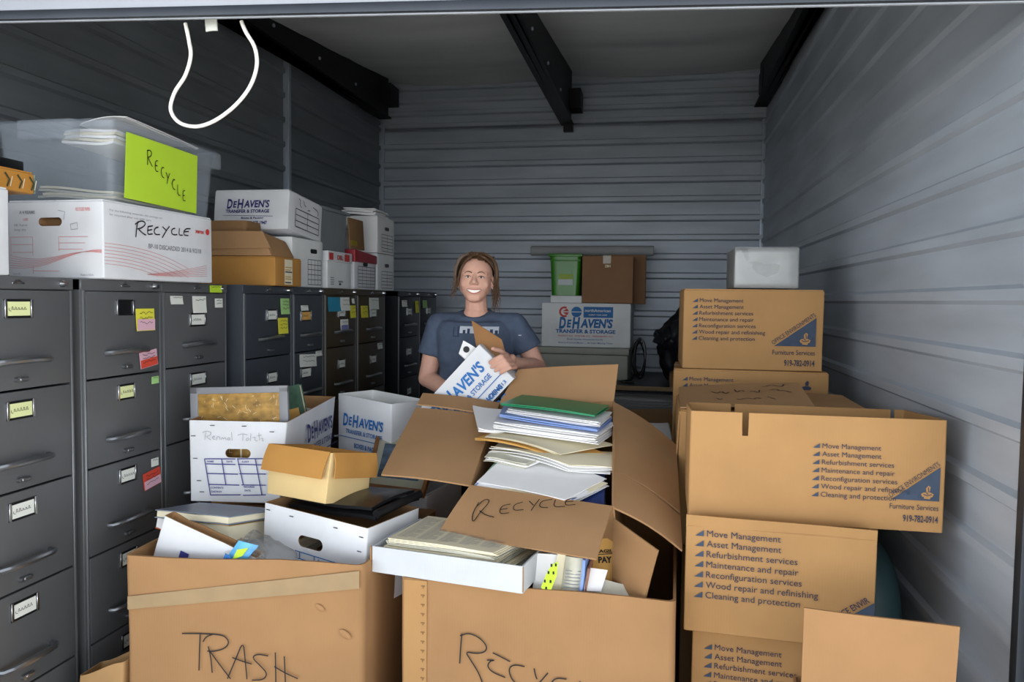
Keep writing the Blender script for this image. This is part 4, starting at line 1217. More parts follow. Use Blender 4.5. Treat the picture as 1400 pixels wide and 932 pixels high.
put = bmesh.new(); put_line(put, [(0.0, 0.02), (0.002, 0.11)], 0.006); merge(bm, put, frame((0, 0.0018, 0), (1, 0, 0), (0, 0, 1)))
mk('scratches', bm, PAPER_CREAM, t)
bk = thing('book', 'worn dark green book with a tan label leaning in the long white file box', 'book', M=T(-1.378, 2.80, 0.955) @ RZ(0.1) @ RY(-0.26) @ RX(-0.15))
bm = bmesh.new(); add_box(bm, (-0.05, 0, 0), (0.05, 0.004, 0.20), bevel=0.001); add_box(bm, (-0.05, 0.026, 0), (0.05, 0.03, 0.20), bevel=0.001); add_box(bm, (-0.052, 0, 0), (-0.048, 0.03, 0.2), bevel=0.001); mk('cover', bm, mat('cover_green', '3c5a48', rough=0.7, var=0.2, scale=30), bk)
bm = bmesh.new(); add_box(bm, (-0.047, 0.004, 0.004), (0.046, 0.026, 0.196)); mk('pages', bm, PAPER_CREAM, bk)
bm = bmesh.new(); add_box(bm, (-0.02, -0.0015, 0.05), (0.03, 0.0, 0.11)); mk('label', bm, MANILA, bk)
sheaf('paper_stack', 'crumpled pale papers in the far end of the long white file box', 'papers', [(-1.52, 2.76, 1.0), (-1.36, 2.78, 1.0), (-1.40, 3.00, 1.045), (-1.58, 2.98, 1.045)], 0.03, [PAPER, PAPER_CREAM], 5, wave, 0.012)
# white box with blue print behind
MB2 = T(-1.215, 3.085, 0.767) @ RZ(-0.50)
t = filebox('file_box', 'white file box with bright blue print standing behind the long file box', 0.345, 0.20, 0.315, MB2, WHITE_BOARD, False, GREY_BOARD, warp=lambda p: Vector((p.x, p.y, p.z - 0.04 * (p.x + .17) * p.z / .3)))
bm = bmesh.new(); dehaven(bm, 0.045, -0.125, 0.26); mk('printed_name', bm, INK_BLUE, t, FRONT(0.345, 0.315, 0.005) @ RZ(-0.03))

# small carton with folded-out flaps
MC = T(-1.155, 2.335, 0.842) @ RZ(-0.33) @ RX(-0.17)
t = thing('carton', 'small cream carton with brown flaps folded down outside', 'box', M=MC)
CW, CD, CH = 0.262, 0.21, 0.162
bm = bmesh.new(); open_walls(bm, CW, CD, CH, 0.005, 0.004, 0.002, None, lambda p: Vector((p.x * (1 + .05 * p.z / .16), p.y - .008 * p.z / .16, p.z)), 8.0, 6, 1); mk('body', bm, [KRAFT_CREAM, KRAFT_ORANGE], t)
def hangflap(a, b, out, L, hang):
    a, b = Vector(a), Vector(b)
    d = Vector(out)
    bm = bmesh.new()
    add_slab(bm, [a + d * 0.016 + Vector((0, 0, -L)) + hang[0], b + d * 0.016 + Vector((0, 0, -L)) + hang[1], b + d * .004, a + d * .004], 0.004, 8, 5, lambda u, v: 0.005 * sin(pi * v) + 0.002 * sin(8 * u))
    mk('flap', bm, KRAFT_ORANGE, t)
hx = CW / 2 * 1.05
hangflap((-hx, -0.008, CH + .003), (hx, -0.008, CH + .003), (0, -1, 0), 0.088, (Vector((-.010, 0, 0)), Vector((-.012, 0, .0))))
hangflap((hx + .002, 0.002, CH + .002), (hx + .002, CD, CH + .002), (1, 0, 0), 0.082, (Vector(), Vector()))
hangflap((-hx, CD, CH + .002), (-hx, 0, CH + .002), (-1, 0, 0), 0.06, (Vector(), Vector()))

# framed picture lying on a white box
t = carton('file_box', 'plain white box under the framed picture beside the overfull box', 0.262, 0.33, 0.207, (-0.955, 2.745, 0.566), -0.15, WHITE_BOARD, tape=False, seed=6)
q = [Vector(p) for p in [(-1.063, 2.715, 0.792), (-0.825, 2.685, 0.786), (-0.730, 3.02, 0.948), (-1.151, 3.08, 0.935)]]
q[2] = q[1] + (q[3] - q[0]) + Vector((.05, 0, 0))
t = thing('framed_picture', 'wood-framed picture in blue and cream lying tilted behind the small carton', 'picture', q[0] + Vector((0.12, 0.1, 0)))
o = Vector(t.location); q = [p - o for p in q]
n = (q[1] - q[0]).cross(q[3] - q[0]).normalized()
bl_ = lambda u, v: (q[0] * (1 - u) + q[1] * u) * (1 - v) + (q[3] * (1 - u) + q[2] * u) * v
bm = bmesh.new()
for a in ((0, 0, 1, .06), (0, .94, 1, 1), (0, .06, .06, .94), (.94, .06, 1, .94)):
    add_slab(bm, [bl_(a[0], a[1]) + n * .006, bl_(a[2], a[1]) + n * .006, bl_(a[2], a[3]) + n * .006, bl_(a[0], a[3]) + n * .006], 0.022, 3, 3)
mk('picture_frame', bm, mat('frame_wood', '8a5a2b', rough=0.45, var=0.15, scale=12), t)
bm = bmesh.new(); add_slab(bm, [bl_(.05, .05), bl_(.95, .05), bl_(.95, .95), bl_(.05, .95)], 0.006, 3, 3); mk('mat_board', bm, mat('picture_mat', 'b6b5a2', rough=0.6, var=0.05), t)
bm = bmesh.new(); add_slab(bm, [bl_(.16, .2) + n * .001, bl_(.84, .2) + n * .001, bl_(.84, .8) + n * .001, bl_(.16, .8) + n * .001], 0.001, 3, 3); mk('print', bm, mat('picture_print', '53687c', rough=0.5, var=0.5, scale=9, stretch=(1, 2, 1)), t)
# brown paper bag at the foot of the cabinets
bm = bmesh.new()
open_walls(bm, 0.15, 0.10, 0.37, 0.003, 0.008, 0.006, lambda x, y: 0.03 * sin(x * 18), lambda p: Vector((p.x - 1.655 + 0.06 * p.z, p.y + 2.02, p.z)), 4.0, 10)
solo('paper_bag', bm, mat('bag_paper', 'b08a5c', rough=0.85, var=0.08), 'brown paper bag standing between the near cabinets and the TRASH box', 'bag')
# ================================================================ the stack along the right wall
def office_box(label, w_, h, d_, loc, rz, lx, ly, pitch, logo=None, n=7, group='moving boxes with printed service lists', open_top=False, **kw):
    if open_top:
        t = thing('moving_box', label, 'box', loc, rz, group)
        bm = bmesh.new(); open_walls(bm, w_, d_, h, 0.006, 0.006, 0.0015, kw.get('rim'), None, h * 7, 8); mk('body', bm, KRAFT_OFFICE, t)
    else:
        t = carton('moving_box', label, w_, d_, h, loc, rz, KRAFT_OFFICE, group=group, seed=h * 20)
    bm = bmesh.new()
    office_list(bm, lx, ly, pitch, n)
    mk('printed_list', bm, OFFICE_MATS, t, FRONT(w_, h, 0.004))
    if logo:
        bm = bmesh.new(); office_logo(bm, *logo); mk('printed_logo', bm, OFFICE_MATS, t, FRONT(w_, h, 0.004))
    return t
# floor supports first
carton('moving_box', 'plain bottom box on the floor under the right-hand stack', 0.49, 0.45, 0.255, (0.366, 2.26, 0), -0.05, KRAFT)
t = office_box('moving box with a printed service list, second lowest of the near right stack', 0.498, 0.305, 0.45, (0.366, 2.25, 0.257), -0.053, 0.034, -0.062, 0.0272)
t = office_box('moving box with a printed service list, under the open box of the near right stack', 0.499, 0.305, 0.47, (0.339, 2.2, 0.567), -0.062, 0.026, -0.028, 0.0293, logo=(0.395, -0.30, 0.62, -0.135) if False else None)
bm = bmesh.new()
put_tri(bm, [(0.405, -0.235), (0.4965, -0.235), (0.4965, -0.170)], 1)
put_text(bm, 'OFFICE ENVIR', 0.390, -0.2375, 0.017, width=0.118, bold=0.01, ang=0.617)
mk('printed_logo', bm, OFFICE_MATS, t, FRONT(0.499, 0.305, 0.004))
bm = bmesh.new(); add_slab(bm, [(-0.249, 0.002, 0.300), (0.249, 0.002, 0.300), (0.249, 0.001, 0.330), (-0.249, 0.001, 0.334)], 0.005, 8, 2, lambda u, v: 0.002 * sin(7 * u)); mk('front_flap', bm, KRAFT_OFFICE, t)

UW, UD, UH = 0.679, 0.37, 0.309
t = office_box('wide open moving box with a notched front, on top of the near right stack', UW, UH, UD, (0.437, 2.27, 0.879), -0.004, 0.335, -0.090, 0.0228, logo=(0.545, -0.222, 0.665, -0.128), open_top=True, rim=lambda x, y: -0.022 * max(0, y - .02) / .35)
body = [c for c in t.children if c.name.startswith('body')][0]
c = bmesh.new()
add_poly(c, [(-0.008, 0), (0.008, 0), (0.009, 0.03), (0.010, 0.20), (-0.010, 0.20), (-0.009, 0.03)], 0.06, frame((-0.187, 0.03, UH - 0.066), (1, 0, 0), (0, 0, 1)))
cut(body, c)
for x in (-0.19, 0.30):
    c = bmesh.new(); add_box(c, (x - 0.006, UD - 0.04, UH - 0.07), (x + 0.006, UD + 0.04, UH + 0.05)); cut(body, c)
# small open box in the right front corner
t = thing('cardboard_box', 'plain open cardboard box with its front flap raised, in the right front corner', 'box', (0.513, 1.88, 0.0), -0.105)
FW = 0.322
bm = bmesh.new(); open_walls(bm, FW, 0.25, 0.50, 0.006, 0.008, 0.003, None, None, 3.3, 10); mk('body', bm, KRAFT, t)
bm = bmesh.new(); add_slab(bm, [(-FW / 2, -0.001, 0.495), (FW / 2, -0.001, 0.495), (FW / 2 + .004, -0.012, 0.785), (-FW / 2, -0.012, 0.788)], 0.006, 8, 8, lambda u, v: 0.008 * sin(2.2 * v) * (v) + 0.003 * sin(5 * u)); mk('front_flap', bm, KRAFT, t)
# rounded teal thing between the stack and the wall
bm = bmesh.new()
tmp = bmesh.new(); bmesh.ops.create_uvsphere(tmp, u_segments=28, v_segments=18, radius=1)
for v in tmp.verts:
    c_ = v.co
    f = lambda a: math.copysign(abs(a) ** 0.7, a)
    v.co = Vector((0.705 + f(c_.x) * 0.105, 2.80 + f(c_.y) * 0.25, max(0.0, 0.34 + f(c_.z) * 0.37)))
merge(bm, tmp)
solo('plastic_tub', bm, mat('teal_plastic', '38545a', rough=0.5, var=0.1), 'dark teal rounded tub between the near right stack and the right wall', 'tub')

# boxes behind
carton('moving_box', 'plain floor box under the box with scrawled flap on the right', 0.62, 0.50, 0.62, (0.405, 2.76, 0), 0.0, KRAFT_DARK, seed=2) if False else None
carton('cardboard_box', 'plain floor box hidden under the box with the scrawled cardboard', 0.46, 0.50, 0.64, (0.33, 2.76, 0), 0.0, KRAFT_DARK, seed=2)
t = carton('cardboard_box', 'box behind the wide open moving box with a scrawled cardboard on top', 0.665, 0.46, 0.475, (0.412, 2.76, 0.645), 0.0, KRAFT_OFFICE, seed=3, tape=False)
bm = bmesh.new(); add_slab(bm, [(-0.334, -0.002, 0.46), (-0.334, 0.45, 0.46), (-0.341, 0.45, 0.30), (-0.342, -0.002, 0.28)], 0.005, 4, 4); mk('side_flap', bm, KRAFT_OFFICE, t)
bm = bmesh.new()
A, B, Cc, D = Vector((0.082, 2.75, 1.134)), Vector((0.530, 2.76, 1.150)), Vector((0.524, 3.05, 1.202)), Vector((0.085, 3.1, 1.165))
base = Vector((0.3, 2.9, 1.125))
t = thing('cardboard_sheet', 'loose cardboard sheet with scrawled writing lying on the box on the right', 'cardboard', base)
add_slab(bm, [p - base for p in (A, B, Cc, D)], 0.006, 10, 6, lambda u, v: 0.006 * sin(pi * u)); mk('board', bm, KRAFT_GREY, t)
bm = bmesh.new()
nn = (B - A).cross(D - A).normalized()
def on_sheet(x, y):
    u, v = x / 0.45, y / 0.33
    return (A * (1 - u) + B * u) * (1 - v) + (D * (1 - u) + Cc * u) * v - base + nn * (0.006 * sin(pi * u) + 0.0025)
def scr(x, y, n, h, seed):
    r_ = random.Random(seed); pts = []
    for i in range(n): pts.append((x + i * 0.012 + r_.uniform(-.004, .004), y + r_.uniform(-h, h)))
    tmp = bmesh.new(); put_line(tmp, smooth_pts(pts), 0.0045)
    for v in tmp.verts: v.co = on_sheet(v.co.x, v.co.y)
    merge(bm, tmp)
for x, y, n, h, s in ((0.12, 0.19, 6, .03, 1), (0.20, 0.20, 4, .03, 2), (0.26, 0.19, 4, .03, 3), (0.31, 0.28, 8, .022, 4), (0.33, 0.20, 7, .026, 5), (0.13, 0.085, 3, .02, 6), (0.20, 0.09, 8, .016, 7), (0.31, 0.09, 3, .02, 8)): scr(x, y, n, h, s)
mk('handwriting', bm, INK, t)
sheaf('cardboard_sheet', 'bare cardboard sheet lying right of the scrawled sheet', 'cardboard', [(0.525, 2.86, 1.130), (0.73, 2.86, 1.130), (0.70, 3.15, 1.150), (0.55, 3.2, 1.150)], 0.006, KRAFT_GREY, 1, None, 0)

carton('moving_box', 'plain floor box at the bottom of the far right stack', 0.60, 0.40, 0.43, (0.383, 3.40, 0), 0.0, KRAFT_DARK, seed=7)
carton('moving_box', 'plain second box of the far right stack, hidden behind the near stack', 0.60, 0.40, 0.435, (0.383, 3.40, 0.435), 0.0, KRAFT_DARK, seed=8)
t = office_box('printed moving box under the top box of the far right stack', 0.628, 0.338, 0.40, (0.383, 3.38, 0.872), -0.03, 0.038, -0.045, 0.027, n=7)
bm = bmesh.new()
for pts in ([(-.5, .2), (.55, .2), (.7, .55), (.3, .75), (-.4, .7), (-.65, .5)], [(-.1, .75), (.25, .8), (.35, 1.35), (.1, 1.5), (-.15, 1.2)]):
    bm.faces.new([bm.verts.new((.54 + a * .03, -.075 + b * .03, 0)) for a, b in pts])
mk('printed_emblem', bm, INK_SLATE, t, FRONT(0.628, 0.338, 0.004))
t = office_box('printed moving box with a triangle logo, topmost carton of the far right stack', 0.57, 0.336, 0.40, (0.391, 3.4, 1.216), 0.022, 0.036, -0.052, 0.0268, logo=(0.375, -0.232, 0.540, -0.112))
# silver wrapped box
t = thing('wrapped_box', 'silver plastic-wrapped box on top of the far right stack', 'box', (0.447, 3.45, 1.562), 0.026)
bm = bmesh.new(); closed_body(bm, 0.263, 0.30, 0.172, r=0.006, wob=0.003, seed=11); mk('body', bm, mat('silver_board', '8a8c8b', rough=0.4, metal=0.4, var=0.1, scale=12), t)
bm = bmesh.new(); closed_body(bm, 0.268, 0.305, 0.176, r=0.008, wob=0.008, seed=14)
film = mat('stretch_film', 'f4f6f7', rough=0.12, var=0.0, alpha=0.16, bump=0.5, bscale=22, stretch=(1, 1, 5), spec=0.8)
mk('stretch_film', bm, film, t, T(0, -0.0025, 0))
# ================================================================ the far end: table and what stands on it
t = thing('work_table', 'long low-lit table with a pale wood edge in front of the back wall', 'table', (-0.35, 5.95, 0))
bm = bmesh.new(); add_box(bm, (-0.68, -0.55, 0.888), (0.62, 0.72, 0.905)); mk('table_top', bm, mat('table_grey', '55595c', rough=0.5, var=0.1), t)
bm = bmesh.new(); add_box(bm, (-0.68, -0.556, 0.886), (0.62, -0.55, 0.915)); mk('edge_strip', bm, mat('edge_wood', '9c8058', rough=0.5, var=0.12, scale=10, stretch=(1, 8, 8)), t)
for x in (-0.64, 0.58):
    for y in (-0.50, 0.67):
        bm = bmesh.new(); add_box(bm, (x - 0.025, y - 0.025, 0), (x + 0.025, y + 0.025, 0.887), bevel=0.004); mk('leg', bm, STEEL_DARK, t)
# beige lidded chest
t = thing('metal_chest', 'beige lidded metal chest on the table under the white printed box', 'chest', (-0.562, 5.85, 0.907), -0.06)
bm = bmesh.new(); add_box(bm, (-0.345, 0, 0), (0.345, 0.62, 0.185), bevel=0.008); mk('body', bm, mat('beige_metal', 'a3a598', rough=0.5, var=0.05), t)
bm = bmesh.new(); add_box(bm, (-0.355, -0.01, 0.188), (0.355, 0.63, 0.236), bevel=0.008); mk('lid', bm, MATS['beige_metal'], t)
# white printed box
t = carton('moving_box', 'white printed mover\'s box on the beige chest at the back wall', 0.677, 0.50, 0.329, (-0.542, 5.9, 1.146), -0.013, GREY_BOARD, tape=False, seed=9)
bm = bmesh.new()
W_, H_ = 0.677, 0.329
def disc(bm, cx, cy, r, a0, a1, mi, n=20):
    bm.faces.new([bm.verts.new((cx + r * cos(a0 + (a1 - a0) * k / n), cy + r * sin(a0 + (a1 - a0) * k / n), 0)) for k in range(n + 1)]).material_index = mi
# round emblem in two halves and the panel beside it
cy = -0.062
pts = [(0.175 + 0.041 * cos(a), cy + 0.041 * sin(a)) for a in [radians(60 + 240 * k / 16) for k in range(17)]] + [(0.175 + 0.026 * cos(a), cy + 0.026 * sin(a)) for a in [radians(300 - 240 * k / 16) for k in range(17)]]
bm.faces.new([bm.verts.new((x, y, 0)) for x, y in pts]).material_index = 1
put_tri(bm, [(0.162, cy + .004), (0.21, cy + .004), (0.195, cy + .026)], 1); put_tri(bm, [(0.162, cy - .004), (0.195, cy - .026), (0.21, cy - .004)], 1)
disc(bm, 0.268, cy, 0.040, 0.08, pi - 0.08, 0); disc(bm, 0.268, cy, 0.040, pi + 0.08, 2 * pi - 0.08, 0)
put_rect(bm, 0.322, cy - 0.042, 0.545, cy + 0.040, 0)
put_text(bm, 'northAmerican', 0.332, cy + 0.002, 0.022, width=0.195, bold=0.02, mi=2, z=0.0005)
put_text(bm, 'AGENT / VAN LINES', 0.36, cy - 0.026, 0.011, width=0.14, bold=0.02, mi=2, z=0.0005)
dehaven(bm, 0.135, -0.178, 0.41, None, 0.045)
put_text(bm, 'TRANSFER & STORAGE', 0.11, -0.222, 0.026, width=0.455, bold=0.04)
put_text(bm, 'RALEIGH, N.C.  DURHAM, N.C.  GREENSBORO, N.C.', 0.13, -0.250, 0.011, width=0.42, bold=0.01, mi=1)
put_text(bm, 'Book Quality Household Goods', 0.20, -0.275, 0.012, width=0.27, bold=0.01)
put_text(bm, 'Worry A Loved Mover ... 30 Years Moving Them', 0.13, -0.302, 0.011, width=0.415, bold=0.01)
mk('printed_sign', bm, [mat('dull_blue_print', '1f68a6', rough=0.6), INK_RED, GREY_BOARD], t, FRONT(W_, H_, 0.004))
# green bin on a white box lid
bm = bmesh.new(); tmp = bmesh.new(); closed_body(tmp, 0.27, 0.42, 0.055, seed=3); merge(bm, tmp, T(-0.69, 5.98, 1.481))
solo('box_lid', bm, GREY_BOARD, 'flat white box under the green bin at the back wall', 'box')
t = thing('plastic_bin', 'translucent green plastic bin beside the brown box at the back wall', 'bin', (-0.716, 6.0, 1.538), 0.0)
GREEN_P = mat('green_plastic', '3f9420', rough=0.3, var=0.05, trans=0.25, spec=0.5)
bm = bmesh.new(); open_walls(bm, 0.245, 0.34, 0.318, 0.006, 0.03, 0.0, None, lambda p: Vector((p.x * (0.86 + .14 * p.z / .318), p.y, p.z)), 1, 6); mk('body', bm, GREEN_P, t)
bm = bmesh.new()
add_box(bm, (-0.132, -0.012, 0.300), (0.132, 0.006, 0.322), bevel=0.005); add_box(bm, (-0.132, 0.33, 0.300), (0.132, 0.35, 0.322), bevel=0.005); add_box(bm, (-0.132, -0.01, 0.300), (-0.115, 0.35, 0.322), bevel=0.005); add_box(bm, (0.115, -0.01, 0.300), (0.132, 0.35, 0.322), bevel=0.005)
add_box(bm, (-0.12, -0.008, 0.265), (0.12, 0.004, 0.275), bevel=0.003)
mk('rim', bm, GREEN_P, t)
bm = bmesh.new(); add_box(bm, (-0.055, -0.008, 0.08), (0.06, -0.002, 0.125), mi=0); add_box(bm, (-0.05, -0.008, 0.125), (0.06, -0.002, 0.165), mi=1); add_box(bm, (-0.03, -0.008, 0.165), (0.05, -0.002, 0.20), mi=2); mk('label', bm, [mat('label_silver', 'b5bfc0', rough=0.4), mat('label_olive', '8fae2c', rough=0.5), GREEN_P], t)
# brown boxes
t = carton('cardboard_box', 'taped brown cardboard box beside the green bin at the back wall', 0.386, 0.309, 0.355, (-0.387, 5.95, 1.483), 0.011, cardboard('brown_board', '8f6c50'), seed=12)
for c in t.children:
    if c.name.startswith('tape'): bpy.data.objects.remove(c)
bm = bmesh.new(); add_slab(bm, [(-0.035, -0.003, 0.30), (0.025, -0.003, 0.30), (0.025, -0.003, 0.36), (-0.035, -0.003, 0.36)], 0.001, 2, 2); add_slab(bm, [(-0.035, 0, 0.362), (0.025, 0, 0.362), (0.025, 0.3, 0.362), (-0.035, 0.3, 0.362)], 0.001, 2, 4); mk('tape', bm, mat('dull_tape', 'a59a88', rough=0.3), t)
bm = bmesh.new(); put_text(bm, 'ZBH', -0.022, 0.272, 0.018, width=0.045, bold=0.04); mk('printed_mark', bm, PAPER_CREAM, t, frame((0, -0.004, 0), (1, 0, 0), (0, 0, 1)))
carton('cardboard_box', 'second brown box behind the taped one, its right end showing', 0.30, 0.125, 0.385, (-0.255, 6.27, 1.478), 0.0, MATS['brown_board'], seed=13)
# paper roll lying on the bin and boxes
bm = bmesh.new(); lathe(bm, [(0.034, -0.50), (0.040, -0.496), (0.040, 0.496), (0.034, 0.50)], 28, T(-0.545, 6.36, 1.906) @ RY(pi / 2)); solo('paper_roll', bm, mat('roll_grey', '9a9c9c', rough=0.7, var=0.05), 'long grey roll lying across the green bin and the brown boxes', 'roll')
# cable
bm = bmesh.new()
pts = []
for k in range(110):
    a = k / 110 * 2 * pi * 4.5
    pts.append((-0.135 + 0.045 * cos(a) + 0.012 * sin(k * .13), 5.80 + 0.010 * sin(a * 1.3) + k * .0004, 1.075 + 0.135 * sin(a) + 0.018 * sin(k * .21)))
pts += [(-0.16, 5.80, 0.96), (-0.19, 5.75, 0.92), (-0.26, 5.70, 0.915), (-0.22, 5.62, 0.915), (-0.16, 5.60, 0.915)]
add_tube(bm, pts, 0.0075, 7)
solo('power_cable', bm, BLACK_PLASTIC, 'black cable coiled beside the beige chest on the table', 'cable')
# black bag
bm = bmesh.new()
tmp = bmesh.new(); bmesh.ops.create_icosphere(tmp, subdivisions=5, radius=1)
for v in tmp.verts:
    c_ = v.co.normalized()
    d = 1 + 0.22 * noise.noise(c_ * 1.7) + 0.10 * noise.noise(c_ * 5) + 0.04 * noise.noise(c_ * 11)
    x, y, z = c_ * d
    z = max(z, -0.86)
    nar = 1 - 0.35 * max(0, z)
    v.co = Vector((0.235 + x * 0.22 * nar, 5.85 + y * 0.25 * nar, 1.185 + z * 0.32))
merge(bm, tmp)
tmp = bmesh.new(); bmesh.ops.create_icosphere(tmp, subdivisions=4, radius=1)
for v in tmp.verts:
    c_ = v.co.normalized(); d = 1 + 0.3 * noise.noise(c_ * 2.4) + 0.12 * noise.noise(c_ * 7)
    v.co = Vector((0.075 + c_.x * d * 0.10, 5.74 + c_.y * d * 0.1, 1.235 + c_.z * d * 0.085))
merge(bm, tmp)
solo('garbage_bag', bm, BLACK_BAG, 'black garbage bag slumped on the table beside the far right stack', 'bag', smooth=60)
bm = bmesh.new(); tmp = bmesh.new(); closed_body(tmp, 0.12, 0.15, 0.10, seed=5); merge(bm, tmp, T(0.145, 5.45, 0.907))
solo('cardboard_box', bm, KRAFT_DARK, 'small tan box under the black garbage bag on the table', 'box')
# wrapped bundle and boxes in front of the table
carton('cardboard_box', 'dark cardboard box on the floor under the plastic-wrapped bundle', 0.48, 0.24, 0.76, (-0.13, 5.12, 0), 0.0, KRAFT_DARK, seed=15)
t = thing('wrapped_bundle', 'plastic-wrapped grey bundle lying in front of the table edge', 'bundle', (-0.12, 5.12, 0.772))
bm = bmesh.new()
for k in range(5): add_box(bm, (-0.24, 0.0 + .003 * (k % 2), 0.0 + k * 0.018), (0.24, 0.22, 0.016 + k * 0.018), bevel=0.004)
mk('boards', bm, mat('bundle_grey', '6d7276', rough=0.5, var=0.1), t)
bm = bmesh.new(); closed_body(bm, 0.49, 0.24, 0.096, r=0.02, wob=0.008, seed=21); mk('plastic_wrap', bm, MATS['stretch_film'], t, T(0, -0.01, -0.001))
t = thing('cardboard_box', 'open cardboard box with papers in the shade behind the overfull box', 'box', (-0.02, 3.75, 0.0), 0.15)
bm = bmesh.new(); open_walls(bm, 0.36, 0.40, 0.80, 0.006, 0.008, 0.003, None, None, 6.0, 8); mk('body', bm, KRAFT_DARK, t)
bm = bmesh.new(); add_slab(bm, [(-0.18, 0.40, 0.80), (0.18, 0.40, 0.80), (0.16, 0.43, 0.93), (-0.16, 0.43, 0.92)], 0.005, 5, 4); mk('flap', bm, KRAFT_DARK, t)
sheaf('paper_stack', 'white papers sticking out of the shaded open box behind the overfull box', 'papers', [(-0.12, 3.82, 0.80), (0.08, 3.85, 0.82), (0.06, 4.05, 0.88), (-0.14, 4.02, 0.87)], 0.09, [PAPER, PAPER_GREY], 8, wave, 0.012)
# ================================================================ on top of the filing cabinets (their tops are at 1.55)
CT = 1.551
HP = pi / 2
# white and red office-paper carton
t = carton('paper_carton', 'white carton with red line print and RECYCLE handwritten on its long side', 0.587, 0.364, 0.249, (-1.74, 2.50, CT), HP - 0.03, WHITE_BOARD, tape=False, seed=31)
XW, XD, XH = 0.587, 0.364, 0.249
body = [c for c in t.children if c.name.startswith('body')][0]
body.data.materials.append(KRAFT_DARK)  # darker board for the hand hole's inside, its shade put into the colour
hc = bmesh.new()
pts = []
for k in range(24):
    a = 2 * pi * k / 24; pts.append((0.014 * cos(a) + (0.030 if cos(a) >= 0 else -0.030), 0.014 * sin(a)))
add_poly(hc, pts, 0.06, frame((-XW / 2 + 0.03, XD - 0.165, XH - 0.066), (0, -1, 0), (0, 0, 1)))
cut(body, hc)
k = XW / 520.0     # long side, grid of the close-up
bm = bmesh.new()
S = [[(625, 590), (618, 630), (615, 668)], [(612, 605), (640, 585), (662, 600), (645, 622), (622, 628)], [(628, 630), (645, 650), (660, 660)], [(670, 618), (666, 658), (690, 655)], [(668, 618), (692, 614)], [(668, 637), (688, 633)],
     [(718, 622), (703, 625), (696, 645), (705, 660), (725, 660)], [(738, 620), (755, 640)], [(772, 618), (755, 642), (735, 678)], [(800, 630), (785, 632), (780, 652), (790, 665), (810, 664)], [(822, 630), (818, 668), (838, 668)], [(880, 635), (850, 634), (840, 668), (868, 672)], [(848, 650), (870, 650)]]
pen(bm, [[(x, y - 0.183 * (x - 485)) for x, y in st] for st in S], 485, 490, k, 0.00068, 0.0045)
mk('handwriting', bm, INK, t, FRONT(XW, XH, 0.004))
bm = bmesh.new()
put_text(bm, 'BP-10 DISCARDED 2014 & 9/2/18', 0.21, -0.138, 0.016, width=0.30, bold=0.01)
put_text(bm, 'For the following: materials, this package can', 0.025, -0.030, 0.006, width=0.26)
put_text(bm, 'be recycled after use with care', 0.025, -0.044, 0.006, width=0.20)
mk('printed_text', bm, INK_GREY, t, FRONT(XW, XH, 0.004))
bm = bmesh.new()
put_text(bm, 'xerox', 0.475, -0.062, 0.015, width=0.055, bold=0.03)
disc(bm, 0.552, -0.053, 0.012, 0, 2 * pi * 23 / 24, 0, 23)
mk('printed_brand', bm, INK_RED, t, FRONT(XW, XH, 0.004))
bm = bmesh.new()
for i in range(7):
    o = i * 0.011
    pts = [(0.0 + q * 0.043, -(0.135 + o) - 0.045 * (q / 10) ** 2 * (1 + i * .12) - .02 * (q / 10) ** 3) for q in range(11)]
    put_line(bm, [p for p in pts if p[1] > -0.243], 0.0016)
for i in range(6):
    pts = [(0.20 + q * 0.0385, -0.228 + 0.052 * (q / 10) ** 1.3 - i * 0.009 * (q / 10)) for q in range(11)]
    put_line(bm, [p for p in pts if p[0] < 0.585], 0.0016)
mk('printed_lines', bm, INK_PINK, t, FRONT(XW, XH, 0.004))
# near end: form-like print
NE = frame((-XW / 2 - 0.004, XD, XH), (0, -1, 0), (0, 0, 1))
bm = bmesh.new()
for a, b in (((.015, -.115), (.10, -.115)), ((.015, -.14), (.10, -.14)), ((.10, -.115), (.10, -.175)), ((.015, -.115), (.015, -.175)), ((.20, -.115), (.31, -.115)), ((.20, -.135), (.30, -.135)), ((.20, -.155), (.29, -.155)), ((.20, -.115), (.20, -.16)), ((.02, -.165), (.1, -.165)), ((.10, -.225), (.2, -.225)), ((.1, -.21), (.1, -.235))):
    put_line(bm, [a, b], 0.0016)
for i in range(6): put_line(bm, [(0.01 + q * .035, -0.175 - i * .008 - .012 * sin(q * .55) + i * .001 * q) for q in range(11)], 0.0014)
put_text(bm, 'RECYCLED PAPER', 0.265, -0.032, 0.010, width=0.055, bold=0.03)
put_text(bm, 'USE', 0.065, -0.062, 0.008, bold=0.02)
mk('printed_form', bm, INK_PINK, t, NE)
bm = bmesh.new()
put_text(bm, 'A 4 REAMS', 0.05, -0.04, 0.010, width=0.06, bold=0.03); put_text(bm, 'lift here', 0.03, -0.08, 0.008, width=0.05); put_text(bm, 'keep dry', 0.03, -0.095, 0.008, width=0.045)
put_line(bm, [(.245, -.075), (.27, -.07), (.272, -.09), (.247, -.092), (.245, -.075)], .0018); put_line(bm, [(.2, -.03), (.225, -.035), (.22, -.06)], .0018)
put_text(bm, 'Form 30', 0.02, -0.238, 0.006); put_text(bm, 'Made in U.S.A.', 0.28, -0.24, 0.006, width=0.05)
mk('printed_text', bm, INK_GREY, t, NE)

# carton at the picture's left edge
carton('paper_carton', 'white carton at the left edge, under the small patterned orange box', 0.26, 0.36, 0.240, (-1.80, 1.765, CT), HP, WHITE_BOARD, tape=False, seed=33)
